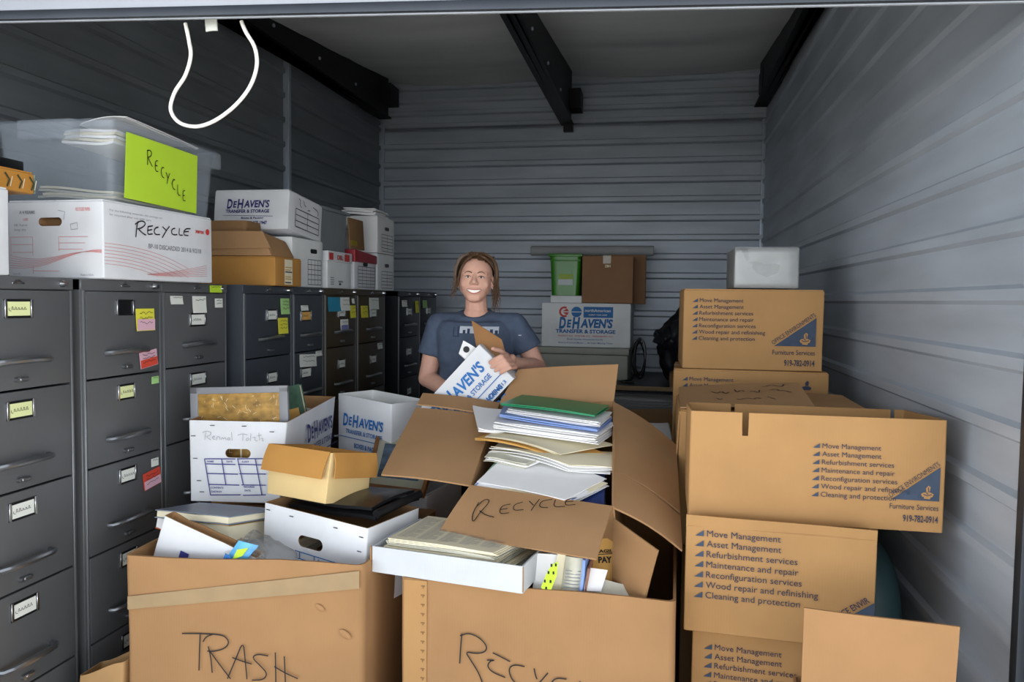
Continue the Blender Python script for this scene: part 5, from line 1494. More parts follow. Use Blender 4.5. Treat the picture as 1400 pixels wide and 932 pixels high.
# small patterned orange box and black thing
t = carton('patterned_box', 'flat orange patterned box at the left edge beside the clear bin', 0.36, 0.10, 0.062, (-1.885, 1.90, 1.803), HP, mat('orange_box', 'c58a3c', rough=0.5, var=0.1), tape=False, seed=34)
bm = bmesh.new()
rr = random.Random(3)
for i in range(8): 
    x = -0.15 + i * 0.045
    put_line(bm, [(x, -.052), (x + .01, -.03), (x - .006, -.012)], 0.006); put_line(bm, [(x + .012, -.05), (x + .02, -.02)], 0.003, 1)
mk('printed_pattern', bm, [mat('dark_green_print', '3c4632', rough=0.5), PAPER_CREAM], t, frame((0.0, -0.004, 0.062), (1, 0, 0), (0, 0, 1)))
bm = bmesh.new(); put_rect(bm, 0.0, -0.06, 0.10, -0.002); mk('printed_end', bm, mat('pale_green_print', '8f9a86', rough=0.5, var=0.4, scale=60), t, frame((0.184, 0.0, 0.062), (0, 1, 0), (0, 0, 1)))
bm = bmesh.new()
add_box(bm, (-2.09, 1.78, 1.868), (-1.90, 2.06, 1.90), bevel=0.006); add_box(bm, (-2.06, 1.82, 1.90), (-1.94, 1.98, 1.925), bevel=0.01)
add_tube(bm, [(-1.96, 2.03, 1.90), (-1.965, 2.03, 1.94), (-1.98, 2.0, 1.965), (-2.0, 1.95, 1.96)], 0.005, 8)
solo('desk_stapler', bm, BLACK_PLASTIC, 'black object lying on the orange patterned box at the left edge', 'office tool') if False else solo('hole_punch', bm, BLACK_PLASTIC, 'black metal device lying on the orange patterned box at the left edge', 'device')

# clear plastic tote with the lime RECYCLE sheet
t = thing('plastic_tote', 'clear plastic tote with a lime RECYCLE sheet on its side, on the red-lined carton', 'tote', (-1.745, 2.545, 1.803), HP - 0.02)
TOTE = mat('tote_clear', 'aab4bf', rough=0.22, var=0.02, alpha=0.21, spec=0.5)
bm = bmesh.new()
open_walls(bm, 0.580, 0.45, 0.262, 0.004, 0.025, 0.001, None, lambda p: Vector((p.x * (0.93 + .07 * p.z / .262), 0.225 + (p.y - .225) * (0.93 + .07 * p.z / .262), p.z)), 2, 6)
mk('body', bm, TOTE, t)
bm = bmesh.new()
r0 = [(x, y) for x, y in ring_pts(0.60, 0.47, 0.03)]
for z0, z1, e in ((0.240, 0.246, 0.0), (0.246, 0.266, 0.006)):
    o = [bm.verts.new((x * (1 + e), y - 0.01, z0)) for x, y in r0]; p = [bm.verts.new((x * (1 + e), y - 0.01, z1)) for x, y in r0]
    for i in range(len(r0)): bm.faces.new((o[i], o[(i + 1) % len(r0)], p[(i + 1) % len(r0)], p[i]))
add_box(bm, (0.285, -0.004, 0.200), (0.325, 0.22, 0.265), bevel=0.008)
add_box(bm, (-0.325, 0.12, 0.200), (-0.285, 0.33, 0.265), bevel=0.008)
mk('rim', bm, TOTE, t)
bm = bmesh.new(); add_slab(bm, [(-0.240, -0.004, 0.018), (0.160, -0.002, 0.010), (0.165, -0.006, 0.228), (-0.228, -0.006, 0.236)], 0.001, 8, 6, lambda u, v: 0.002 * sin(4 * u)); mk('paper_sign', bm, LIME, t)
bm = bmesh.new()
write_word(bm, 'RECYCLE', 0.078, -0.088, 0.024, 0.040, 0.0034, adv=1.28, drop=0.0165, first=1.3)
mk('handwriting', bm, INK, t, frame((-0.21, -0.0105, 0.232), (1, 0, 0), (0, 0, 1)))
# papers in the tote
sheaf('paper_stack', 'white papers piled in the clear tote under its rim', 'papers', [(-1.97, 2.31, 2.045), (-1.768, 2.30, 2.050), (-1.765, 2.74, 2.035), (-1.97, 2.74, 2.04)], 0.05, [PAPER, PAPER_CREAM], 5, wave, 0.012)
sheaf('paper_stack', 'cream papers lying on the bottom of the clear tote', 'papers', [(-2.08, 2.32, 1.86), (-1.79, 2.31, 1.85), (-1.79, 2.72, 1.85), (-2.08, 2.72, 1.86)], 0.035, [PAPER_CREAM, PAPER_GREY], 4, wave, 0.012)
sheaf('paper_sheet', 'curled white sheet sticking out over the right end of the clear tote', 'paper', [(-2.0, 2.42, 2.095), (-1.752, 2.33, 2.092), (-1.738, 2.72, 2.072), (-2.0, 2.78, 2.085)], 0.004, PAPER, 2, lambda u, v: 0.012 * sin(pi * u) - .01 * v, 0.006)

# brown cartons
t = carton('cardboard_box', 'brown cardboard box with a paper label, on the blue-black cabinets', 0.27, 0.40, 0.132, (-1.745, 3.465, CT), HP, KRAFT_ORANGE, tape=False, seed=36)
bm = bmesh.new(); put_rect(bm, 0.025, -0.125, 0.105, -0.006, 0)
for i, (yy, m_) in enumerate(((-.04, 1), (-.052, 1), (-.062, 2), (-.085, 1), (-.095, 1), (-.112, 2))): put_rect(bm, 0.03, yy - .006, 0.10 - .01 * (i % 2), yy, m_, 0.0006)
mk('paper_label', bm, [PAPER_CREAM, MATS['cover_tan'], INK_SLATE], t, FRONT(0.27, 0.132, 0.004) @ T(0.06, 0, 0))
t = thing('archive_carton', 'folded brown carton with a tucked lid, lying on the labelled brown box', 'box', (-1.765, 3.455, CT + 0.139), HP)
bm = bmesh.new(); closed_body(bm, 0.24, 0.36, 0.112, r=0.012, wob=0.006, seed=37, warp=lambda p: Vector((p.x, p.y + 0.05 * (p.z / .11) * (1 - p.y / .36), p.z - 0.03 * (p.x + .12) / .24 * (p.z / .11)))); mk('body', bm, KRAFT_GREY, t)
bm = bmesh.new(); add_slab(bm, [(-0.124, 0.0, 0.035), (-0.124, 0.36, 0.03), (-0.126, 0.34, 0.113), (-0.126, 0.04, 0.112)], 0.004, 8, 5, lambda u, v: -0.006 * sin(pi * u)); mk('lid_flap', bm, KRAFT_GREY, t)
bm = bmesh.new()
for i in range(3): put_text(bm, ('Name', 'RECORD FILE CO.', 'Contents below')[i], 0.05, -0.035 - i * .016, 0.008, bold=0.01)
put_text(bm, 'STORAGE FILE', 0.25, -0.06, 0.006)
mk('printed_text', bm, INK, t, frame((-0.131, 0.36, 0.112), (0, -1, 0), (0, 0, 1)))
bm = bmesh.new(); tmp = bmesh.new(); closed_body(tmp, 0.22, 0.16, 0.05, r=0.02, wob=0.01, seed=38); merge(bm, tmp, T(-2.02, 3.36, CT + 0.255) @ RX(0.0)); 
solo('cardboard_piece', bm, KRAFT_DARK, 'dark brown crumpled cardboard on top of the folded carton', 'cardboard')

# white boxes farther along
t = carton('file_box', 'white file box with a printed grid under the leaning white mover box', 0.36, 0.42, 0.245, (-1.80, 3.79, CT), HP, GREY_BOARD, tape=False, seed=39)
def grid_print(t, w_, h_, x0, y0, x1, y1, cols, rows, m=INK_SLATE, wd=0.004):
    bm = bmesh.new()
    for i in range(cols + 1): put_line(bm, [(x0 + (x1 - x0) * i / cols, y0), (x0 + (x1 - x0) * i / cols, y1)], wd)
    for i in range(rows + 1): put_line(bm, [(x0, y0 + (y1 - y0) * i / rows), (x1, y0 + (y1 - y0) * i / rows)], wd)
    return mk('printed_grid', bm, m, t, FRONT(w_, h_, 0.0045))
grid_print(t, 0.36, 0.245, 0.17, -0.10, 0.33, -0.23, 4, 5, wd=.003)
bm = bmesh.new(); tmp_pts = [(0.012 * cos(2 * pi * k / 16) + (0.028 if cos(2 * pi * k / 16) >= 0 else -0.028), 0.012 * sin(2 * pi * k / 16)) for k in range(16)]
bm.faces.new([bm.verts.new((0.24 + x, -0.055 + y, 0)) for x, y in tmp_pts]); mk('hand_hole_shade', bm, BLACK_PLASTIC, t, FRONT(0.36, 0.245, 0.004))  # no opening here: flat black patch painted for the dark inside the hole
t = carton('file_box', 'white mover box leaning on the file boxes above the brown cartons', 0.385, 0.40, 0.195, (-1.80, 3.755, CT + 0.25), HP, WHITE_BOARD, tape=False, seed=40, wob=0.003, M=T(-1.80, 3.755, CT + 0.262) @ RZ(HP) @ RY(0.10))
bm = bmesh.new(); dehaven(bm, 0.07, -0.085, 0.23, None); put_text(bm, 'TRANSFER & STORAGE', 0.065, -0.112, 0.016, width=0.235, bold=0.03); put_line(bm, [(0.05, -0.124), (0.32, -0.130)], 0.002); put_text(bm, 'Boxes & Packing', 0.15, -0.143, 0.010, width=0.12, bold=0.02); put_text(bm, 'SINCE 1947', 0.19, -0.170, 0.016, width=0.10, bold=0.03)
mk('printed_name', bm, INK_NAVY, t, LEFT(0.385, 0.40, 0.195, 0.004))
grid_print(t, 0.385, 0.195, 0.07, -0.075, 0.34, -0.165, 2, 3, wd=.004)
bm = bmesh.new()
for pts in ([(0.10, -.02), (.12, -.03), (.11, -.05), (.13, -.06)], [(.15, -.02), (.16, -.04), (.18, -.045)], [(.26, -.03), (.33, -.04), (.32, -.065)], [(.2, -.06), (.23, -.055)]): put_line(bm, smooth_pts(pts), .004)
mk('handwriting', bm, INK, t, FRONT(0.385, 0.195, 0.005))
# red-labelled white carton with its lid, translucent bin above
t = thing('file_box', 'white box with red squares on its lid, between white file boxes on the cabinets', 'box', (-1.80, 4.195, CT), HP)
bm = bmesh.new(); closed_body(bm, 0.33, 0.36, 0.16, seed=41); mk('body', bm, GREY_BOARD, t)
bm = bmesh.new(); closed_body(bm, 0.345, 0.375, 0.058, seed=42); mk('lid', bm, WHITE_BOARD, t, T(0, -0.0075, 0.15))
bm = bmesh.new(); put_rect(bm, 0.0, -0.050, 0.055, -0.012); put_rect(bm, 0.215, -0.050, 0.285, -0.010); put_text(bm, 'DEL', 0.11, -0.045, 0.024, width=0.08, bold=0.03); mk('printed_marks', bm, INK_RED, t, frame((-0.17, -0.0135, 0.208), (1, 0, 0), (0, 0, 1)))
bm = bmesh.new(); put_rect(bm, 0.12, -0.012, 0.128, 0.0); put_text(bm, 'CAUTION', 0.14, -0.125, .01, bold=.03); put_rect(bm, 0.15, -0.14, 0.18, -0.13)
for i in range(4): put_line(bm, [(0.03, -.10 - i * .012), (0.08, -.10 - i * .012)], .003)
mk('printed_text', bm, INK_SLATE, t, frame((-0.165, -0.004, 0.16), (1, 0, 0), (0, 0, 1)))
t = thing('plastic_bin', 'grey translucent plastic bin on the red-squared white box', 'bin', (-1.815, 4.15, CT + 0.212), HP)
bm = bmesh.new(); open_walls(bm, 0.40, 0.34, 0.225, 0.004, 0.02, 0.001, None, lambda p: Vector((p.x * (.86 + .14 * p.z / .225), p.y, p.z)), 5, 6); mk('body', bm, mat('bin_cloudy', '8f959a', rough=0.35, var=0.1, alpha=0.62), t)
bm = bmesh.new()
for lo, hi in (((-0.21, -0.012, .215), (0.21, 0.0, .235)), ((-0.21, 0.34, .215), (0.21, 0.352, .235)), ((-0.212, -0.012, .215), (-0.198, 0.352, .235)), ((0.198, -0.012, .215), (0.212, 0.352, .235))): add_box(bm, lo, hi, bevel=.004)
mk('rim', bm, MATS['bin_cloudy'], t)
# red-lidded box, brown clipboard
t = thing('file_box', 'white file box with a red lid on the brown cabinets', 'box', (-1.80, 4.595, CT), HP)
bm = bmesh.new(); closed_body(bm, 0.36, 0.38, 0.205, seed=44); mk('body', bm, WHITE_BOARD, t)
bm = bmesh.new(); closed_body(bm, 0.372, 0.395, 0.075, seed=45, warp=lambda p: Vector((p.x, p.y, p.z - 0.022 * (p.x + .186) / .372 * (p.z > .04)))); mk('lid', bm, mat('red_lid', '9a2430', rough=0.4, var=0.08), t, T(0, -0.0075, 0.165))
grid_print(t, 0.36, 0.205, 0.05, -0.065, 0.33, -0.19, 4, 6, wd=.003)
bm = bmesh.new(); bm.faces.new([bm.verts.new((0.17 + x, -0.05 + y, 0)) for x, y in tmp_pts]); mk('hand_hole_shade', bm, BLACK_PLASTIC, t, FRONT(0.36, 0.205, 0.004))  # hole's inner dark painted as a flat black patch
bm = bmesh.new(); add_box(bm, (-0.115, 0, 0), (0.115, 0.012, 0.185), bevel=0.006); 
t = thing('brown_folder', 'brown folder standing on the red-lidded box', 'folder', M=T(-1.812, 4.50, CT + 0.243) @ RZ(HP) @ RX(-0.06))
mk('cover', bm, KRAFT_DARK, t)
bm = bmesh.new(); add_box(bm, (-0.10, -0.002, 0.02), (-0.01, 0.0, 0.05)); mk('label', bm, mat('olive_label', '9a8a1e', rough=0.6), t)
# the two stacked white boxes at the far end
for i, (z, lab) in enumerate(((CT, 'lower of two white file boxes stacked at the far end of the brown cabinets'), (CT + 0.243, 'upper of two white file boxes stacked at the far end of the brown cabinets'))):
    t = carton('file_box', lab, 0.325, 0.36, 0.235, (-1.80, 4.965, z), HP, GREY_BOARD, tape=False, seed=47 + i, group='two stacked white file boxes')
    grid_print(t, 0.325, 0.235, 0.07, -0.11, 0.28, -0.22, 2, 5, wd=.003)
    bm = bmesh.new(); bm.faces.new([bm.verts.new((0.17 + x, -0.07 + y, 0)) for x, y in tmp_pts]); mk('hand_hole_shade', bm, BLACK_PLASTIC, t, FRONT(0.325, 0.235, 0.004))  # black patch painted in place of the hole's shaded inside
    bm = bmesh.new(); put_line(bm, [(.05, -.08), (.18, -.085)], .003); put_text(bm, 'FILES', .05, -.20, .016, bold=.02); put_text(bm, 'R 2', .06, -.05, .018, bold=.02); mk('handwriting', bm, INK, t, LEFT(0.325, 0.36, 0.235, 0.004))
sheaf('paper_stack', 'white papers on top of the stacked white file boxes', 'papers', [(-2.05, 4.84, 2.088), (-1.83, 4.83, 2.088), (-1.83, 5.08, 2.085), (-2.06, 5.08, 2.085)], 0.045, [PAPER, GREY_BOARD], 5, wave, 0.015)
# ================================================================ the woman behind the boxes
PX, PY = -0.805, 3.38
P_ = thing('person', 'smiling person in a slate-blue T-shirt holding a tilted white box, behind the open boxes', 'person', (PX, PY, 0), 0.0)
SKIN = mat('skin', 'cfa08d', rough=0.5, var=0.04, scale=25, sss=0.08, spec=0.35)
HAIR = mat('hair', '5c4431', rough=0.45, var=0.35, scale=40, stretch=(6, 6, 1), spec=0.5)
SHIRT = mat('shirt_slate', '4c576a', rough=0.9, var=0.08, scale=30, bump=0.25, bscale=14, spec=0.15)
JEANS = mat('jeans', '20283a', rough=0.9, var=0.12, scale=40)
HEAD_YAW = 0.16
HM = T(0.0, 0.0, 0) @ T(0, 0, 1.56) @ RZ(HEAD_YAW) @ RY(0.035) @ T(0, 0, -1.56)

def remesh(name, bm, m, voxel, sm, it):
    o = mk(name, bm, m, smooth=0)
    r = o.modifiers.new('r', 'REMESH'); r.mode = 'VOXEL'; r.voxel_size = voxel
    s = o.modifiers.new('s', 'SMOOTH'); s.factor = sm; s.iterations = it
    bpy.context.view_layer.update()
    apply_mods(o)
    if not o.data.materials: o.data.materials.append(m)
    for p in o.data.polygons: p.use_smooth = True
    return o

b = bmesh.new()
def headpart(fn):
    tmp = bmesh.new(); fn(tmp); merge(b, tmp, HM)
# skull, jaw, chin, cheeks
headpart(lambda t: add_ellipsoid(t, (0, 0.012, 1.612), (0.0735, 0.090, 0.083), u=32, v=20))
headpart(lambda t: add_ellipsoid(t, (0, -0.022, 1.572), (0.069, 0.066, 0.070), u=28, v=18))
headpart(lambda t: add_ellipsoid(t, (0, -0.034, 1.535), (0.054, 0.054, 0.048), u=28, v=18))
headpart(lambda t: add_ellipsoid(t, (0, -0.064, 1.503), (0.024, 0.022, 0.017)))
headpart(lambda t: add_capsule(t, (-0.048, -0.005, 1.545), 0.022, (-0.014, -0.066, 1.507), 0.018))
headpart(lambda t: add_capsule(t, (0.048, -0.005, 1.545), 0.022, (0.014, -0.066, 1.507), 0.018))
for s in (-1, 1):
    headpart(lambda t: add_ellipsoid(t, (s * 0.036, -0.055, 1.568), (0.027, 0.019, 0.026)))
    headpart(lambda t: add_ellipsoid(t, (s * 0.074, 0.012, 1.578), (0.009, 0.018, 0.029), RZ(s * 0.35)))
    headpart(lambda t: add_capsule(t, (s * 0.016, -0.074, 1.613), 0.0075, (s * 0.048, -0.056, 1.613), 0.009))
    headpart(lambda t: add_ellipsoid(t, (s * 0.0115, -0.090, 1.569), (0.0078, 0.010, 0.0068)))
headpart(lambda t: add_capsule(t, (0, -0.076, 1.606), 0.0085, (0, -0.098, 1.575), 0.0108))
headpart(lambda t: add_ellipsoid(t, (0, -0.082, 1.538), (0.028, 0.011, 0.016)))
# neck, trunk
add_capsule(b, (0, 0.025, 1.42), 0.052, (0, 0.008, 1.535), 0.048)
add_capsule(b, (-0.14, 0.015, 1.380), 0.040, (0.14, 0.015, 1.380), 0.040)
add_capsule(b, (0, 0.02, 1.42), 0.062, (0, 0.015, 1.36), 0.085)
add_ellipsoid(b, (0, 0.01, 1.28), (0.148, 0.098, 0.16))
add_ellipsoid(b, (0, 0.01, 1.08), (0.125, 0.09, 0.17))
add_ellipsoid(b, (0, 0.02, 0.93), (0.155, 0.11, 0.12))
# legs and feet
for s in (-1, 1):
    add_capsule(b, (s * 0.085, 0.02, 0.90), 0.085, (s * 0.095, 0.01, 0.48), 0.056)
    add_capsule(b, (s * 0.095, 0.01, 0.48), 0.054, (s * 0.10, 0.03, 0.09), 0.036)
    add_capsule(b, (s * 0.10, 0.045, 0.042), 0.036, (s * 0.115, -0.12, 0.034), 0.032)
# arms: her right (left in the picture) reaches down behind the box, her left grips its edge
SHR, ELR, WRR = Vector((-0.168, 0.015, 1.392)), Vector((-0.222, 0.0, 1.138)), Vector((-0.03, -0.145, 1.085))
SHL, ELL, WRL = Vector((0.178, 0.015, 1.392)), Vector((0.280, 0.04, 1.195)), Vector((0.232, -0.175, 1.232))
for sh, el, wr in ((SHR, ELR, WRR), (SHL, ELL, WRL)):
    add_capsule(b, sh + Vector((0, 0, -0.012)), 0.040, sh.lerp(el, .5), 0.046); add_capsule(b, sh.lerp(el, .5), 0.046, el, 0.040)
    mid = el.lerp(wr, 0.3)
    add_capsule(b, el, 0.039, mid, 0.040); add_capsule(b, mid, 0.040, wr, 0.026)
# her left hand: palm behind the box edge, fingers curled over onto its front
def P3(x, y, d):    # hand drawing grid -> metres beside the wrist
    return Vector((0.0 + x, d, y))
add_capsule(b, WRL, 0.026, (0.212, -0.235, 1.240), 0.029)
add_ellipsoid(b, (0.209, -0.266, 1.241), (0.024, 0.042, 0.040), RY(0.5))
for i, (kx, kz, L) in enumerate(((0.180, 1.274, 1.0), (0.193, 1.258, 1.10), (0.206, 1.242, 1.04), (0.218, 1.227, 0.85))):
    K = Vector((kx + 0.024, -0.305, kz))
    A1 = Vector((kx + 0.012, -0.350, kz + 0.001)); A2 = A1 + Vector((-0.028 * L, -0.002, -0.014 * L)); A3 = A2 + Vector((-0.020 * L, 0.006, -0.014 * L))
    r = 0.0092 if i < 3 else 0.008
    add_capsule(b, K, r * 1.12, A1, r * 1.02, 10); add_capsule(b, A1, r * 1.02, A2, r * 0.95, 10); add_capsule(b, A2, r * 0.95, A3, r * 0.82, 10)
add_capsule(b, (0.196, -0.25, 1.268), 0.0135, (0.176, -0.292, 1.292), 0.0115, 10); add_capsule(b, (0.176, -0.292, 1.292), 0.0115, (0.152, -0.325, 1.302), 0.0095, 10)
# her right hand, under the far side of the box
add_capsule(b, WRR, 0.026, (0.0, -0.185, 1.075), 0.030)
for i in range(4):
    K = Vector((0.018, -0.205 - 0.0, 1.098 - i * 0.019)); A1 = K + Vector((0.034, -0.014, 0)); A2 = A1 + Vector((0.026, -0.006, 0.0)); A3 = A2 + Vector((0.018, 0.006, 0))
    add_capsule(b, (0.0, -0.19, 1.09 - i * 0.012), 0.014, K, 0.0105, 10)
    add_capsule(b, K, 0.010, A1, 0.0092, 10); add_capsule(b, A1, 0.0092, A2, 0.0088, 10); add_capsule(b, A2, 0.0088, A3, 0.0078, 10)
add_capsule(b, (0.0, -0.18, 1.10), 0.013, (0.030, -0.195, 1.128), 0.011, 10); add_capsule(b, (0.030, -0.195, 1.128), 0.011, (0.055, -0.205, 1.132), 0.009, 10)
body = remesh('body', b, SKIN, 0.0040, 0.5, 6)
body.parent = P_

def bvh_of(o):
    return BVHTree.FromPolygons([v.co for v in o.data.vertices], [tuple(p.vertices) for p in o.data.polygons])
skin_bvh = bvh_of(body)
def on_face(x, z, lift=0.001, tree=None):
    """point on the front of the head in head space -> person space, lifted outwards"""
    o = HM @ Vector((x, -0.4, z)); d = (HM.to_3x3() @ Vector((0, 1, 0)))
    h = (tree or skin_bvh).ray_cast(o, d)
    return h[0] - d * lift if h[0] else HM @ Vector((x, -0.09, z))

# eyes, brows, mouth
for s in (-1, 1):
    c = on_face(s * 0.0285, 1.5955, -0.0075)
    bm = bmesh.new(); add_ellipsoid(bm, c, (0.0120, 0.0105, 0.0050), u=16, v=12, mi=0)
    f = HM.to_3x3() @ Vector((0, -1, 0))
    add_ellipsoid(bm, c + f * 0.0078 + Vector((0, 0, 0.0005)), (0.0046, 0.0035, 0.0042), u=14, v=10, mi=1)
    mk('eye', bm, [mat('eye_white', 'd8d4cf', rough=0.3), mat('iris', '2a2f33', rough=0.2)], P_)
    bm = bmesh.new()
    add_tube(bm, [on_face(s * x, z, 0.0004) for x, z in ((0.0155, 1.5965), (0.022, 1.6015), (0.030, 1.6025), (0.038, 1.5995), (0.0425, 1.5955))], [0.0010, 0.0016, 0.0017, 0.0016, 0.001], 8)
    mk('upper_eyelid', bm, mat('lash', '4a372c', rough=0.6), P_)
    bm = bmesh.new()
    add_tube(bm, [on_face(s * x, z, 0.0002) for x, z in ((0.012, 1.6135), (0.020, 1.6185), (0.030, 1.6205), (0.040, 1.6165), (0.047, 1.610))], [0.0022, 0.0026, 0.0024, 0.0018, 0.001], 8)
    mk('eyebrow', bm, mat('brow', '5a4230', rough=0.7), P_)
MW = 0.0315
def mouth(f, up):   # f from -1 to 1 across the smile
    zc = 1.5345 + 0.0085 * f * f
    op = 0.0060 * (1 - f * f)
    return (f * MW, zc + (op if up else -op * 1.25))
bm = bmesh.new()
n = 14
U = [on_face(*mouth(-1 + 2 * i / n, True), 0.0022) for i in range(n + 1)]; Lw = [on_face(*mouth(-1 + 2 * i / n, False), 0.0022) for i in range(n + 1)]
fr = HM.to_3x3() @ Vector((0, -1, 0))
vu = [bm.verts.new(p) for p in U]; vl = [bm.verts.new(p) for p in Lw]
vub = [bm.verts.new(p - fr * 0.004) for p in U]; vlb = [bm.verts.new(p - fr * 0.004) for p in Lw]
for i in range(n):
    bm.faces.new((vu[i], vu[i + 1], vl[i + 1], vl[i])); bm.faces.new((vub[i], vlb[i], vlb[i + 1], vub[i + 1]))
mk('teeth', bm, mat('teeth', 'f1ece2', rough=0.3), P_)
bm = bmesh.new()
add_tube(bm, [p + Vector((0, 0, 0.0012)) for p in U], [0.0008 + 0.0010 * sin(pi * i / n) for i in range(n + 1)], 8)
add_tube(bm, [p - Vector((0, 0, 0.0016)) for p in Lw], [0.0008 + 0.0017 * sin(pi * i / n) for i in range(n + 1)], 8)
mk('lips', bm, mat('lips', 'b96a60', rough=0.4), P_)
bm = bmesh.new()
for s in (-1, 1): add_ellipsoid(bm, HM @ Vector((s * 0.079, 0.004, 1.551)), (0.0045, 0.0045, 0.0045), u=12, v=8)
mk('earring', bm, mat('pearl', 'e8e6e0', rough=0.2), P_)

# T-shirt
b = bmesh.new()
rings = [(0.94, 0.168, 0.125), (1.02, 0.160, 0.118), (1.12, 0.158, 0.116), (1.22, 0.166, 0.122), (1.30, 0.175, 0.126), (1.36, 0.178, 0.118), (1.40, 0.160, 0.096), (1.428, 0.112, 0.078), (1.444, 0.078, 0.066)]
tmp = bmesh.new(); prev = None
rs = []
for z, a, c in rings:
    ring = []
    for k in range(48):
        th = 2 * pi * k / 48
        x, y = cos(th), sin(th)
        e = 0.8
        ring.append(tmp.verts.new((math.copysign(abs(x) ** e, x) * a, 0.012 + math.copysign(abs(y) ** e, y) * c, z - (0.030 * max(0, -y) if z > 1.41 else 0))))
    rs.append(ring)
for A, B in zip(rs, rs[1:]):
    for k in range(48): tmp.faces.new((A[k], A[(k + 1) % 48], B[(k + 1) % 48], B[k]))
tmp.faces.new(rs[0][::-1]); tmp.faces.new(rs[-1])
merge(b, tmp)
for s in (-1, 1): add_ellipsoid(b, (s * 0.068, -0.062, 1.262), (0.085, 0.056, 0.085))
for sh, el in ((SHR, ELR), (SHL, ELL)):
    e2 = sh.lerp(el, 0.58)
    add_capsule(b, sh + Vector((0, 0, -0.006)), 0.057, sh.lerp(el, .3), 0.062, 20)
    add_capsule(b, sh, 0.057, e2, 0.068, 24, True)
    add_capsule(b, (0, 0.015, 1.375), 0.068, sh + Vector((0, 0, -0.004)), 0.056)
add_tube(b, [(0.072 * cos(a), 0.006 + 0.064 * sin(a), 1.438 + 0.022 * sin(a)) for a in [2 * pi * k / 32 for k in range(32)]], 0.0075, 8, closed=True)
shirt = remesh('t_shirt', b, SHIRT, 0.0055, 0.6, 14)
for v in shirt.data.vertices:
    c = v.co
    f = 0.005 * noise.noise(Vector((c.x * 9 + 3, c.y * 9, c.z * 14))) + 0.004 * sin(c.z * 60 + c.x * 25) * max(0, 1 - abs(c.z - 1.16) / .12)
    v.co = c + v.normal * f
shirt.parent = P_
shirt['label'] = 'slate-blue short-sleeved T-shirt'
# chest print following the cloth
st = bvh_of(shirt)
bm = bmesh.new()
def chest(x0, z0, x1, z1, mi):
    nx, nz = 10, 3
    g = []
    for j in range(nz + 1):
        row = []
        for i in range(nx + 1):
            x = x0 + (x1 - x0) * i / nx; z = z0 + (z1 - z0) * j / nz
            h = st.ray_cast(Vector((x, -0.5, z)), Vector((0, 1, 0)))
            row.append(bm.verts.new((h[0] if h[0] else Vector((x, -.12, z))) + Vector((0, -0.002 - 0.0006 * mi, 0))))
        g.append(row)
    for j in range(nz):
        for i in range(nx): bm.faces.new((g[j][i], g[j][i + 1], g[j + 1][i + 1], g[j + 1][i])).material_index = mi
chest(-0.045, 1.352, 0.125, 1.382, 0)
chest(-0.055, 1.336, -0.047, 1.382, 1); chest(-0.075, 1.335, -0.045, 1.340, 1); chest(-0.075, 1.340, -0.070, 1.378, 1)
for i, (x, h) in enumerate(((-0.03, .014), (-.01, .02), (.075, .012), (.09, .018), (.11, .014))): chest(x, 1.350, x + .012, 1.352 + h, 1)
chest(0.205, 1.343, 0.218, 1.347, 0)
mk('chest_print', bm, [mat('print_pale', 'b9c0cc', rough=0.8), mat('print_navy', '2b3750', rough=0.8)], P_)
# jeans and shoes
b = bmesh.new()
add_ellipsoid(b, (0, 0.02, 0.93), (0.166, 0.120, 0.12))
for s in (-1, 1):
    add_capsule(b, (s * 0.085, 0.02, 0.90), 0.094, (s * 0.095, 0.01, 0.48), 0.068); add_capsule(b, (s * 0.095, 0.01, 0.48), 0.068, (s * 0.10, 0.03, 0.10), 0.056, flat=True)
j = remesh('jeans', b, JEANS, 0.008, 0.5, 2); j.parent = P_
for s in (-1, 1):
    bm = bmesh.new(); tmp = bmesh.new()
    add_capsule(tmp, (s * 0.10, 0.05, 0.046), 0.046, (s * 0.118, -0.14, 0.042), 0.042)
    for v in tmp.verts: v.co.z = max(0.0, v.co.z)
    merge(bm, tmp); mk('shoe', bm, BLACK_PLASTIC, P_)

# hair: cap, hairband and loose strands
bm = bmesh.new()
tmp = bmesh.new(); bmesh.ops.create_uvsphere(tmp, u_segments=48, v_segments=32, radius=1)
kill = []
for v in tmp.verts:
    c = v.co.copy()
    v.co = Vector((c.x * 0.0815, 0.018 + c.y * 0.0955, 1.614 + c.z * 0.0905))
    v.co += v.co.normalized() * 0.004 * noise.noise(c * 7)
# hairline: open in front of the face
for v in tmp.verts:
    x, y, z = v.co
    if y < -0.004 + 0.02 * max(0, 1.60 - z) / .06 and z < 1.672 - 0.030 * (x / 0.07) ** 2: kill.append(v)
    elif z < 1.535: kill.append(v)
bmesh.ops.delete(tmp, geom=kill, context='VERTS')
merge(bm, tmp, HM)
def strand(pts, r0, r1=0.0007):
    n_ = len(pts)
    add_tube(bm, [HM @ Vector(p) for p in pts], [r0 + (r1 - r0) * (i / (n_ - 1)) ** 1.5 for i in range(n_)], 5)
rr = random.Random(21)
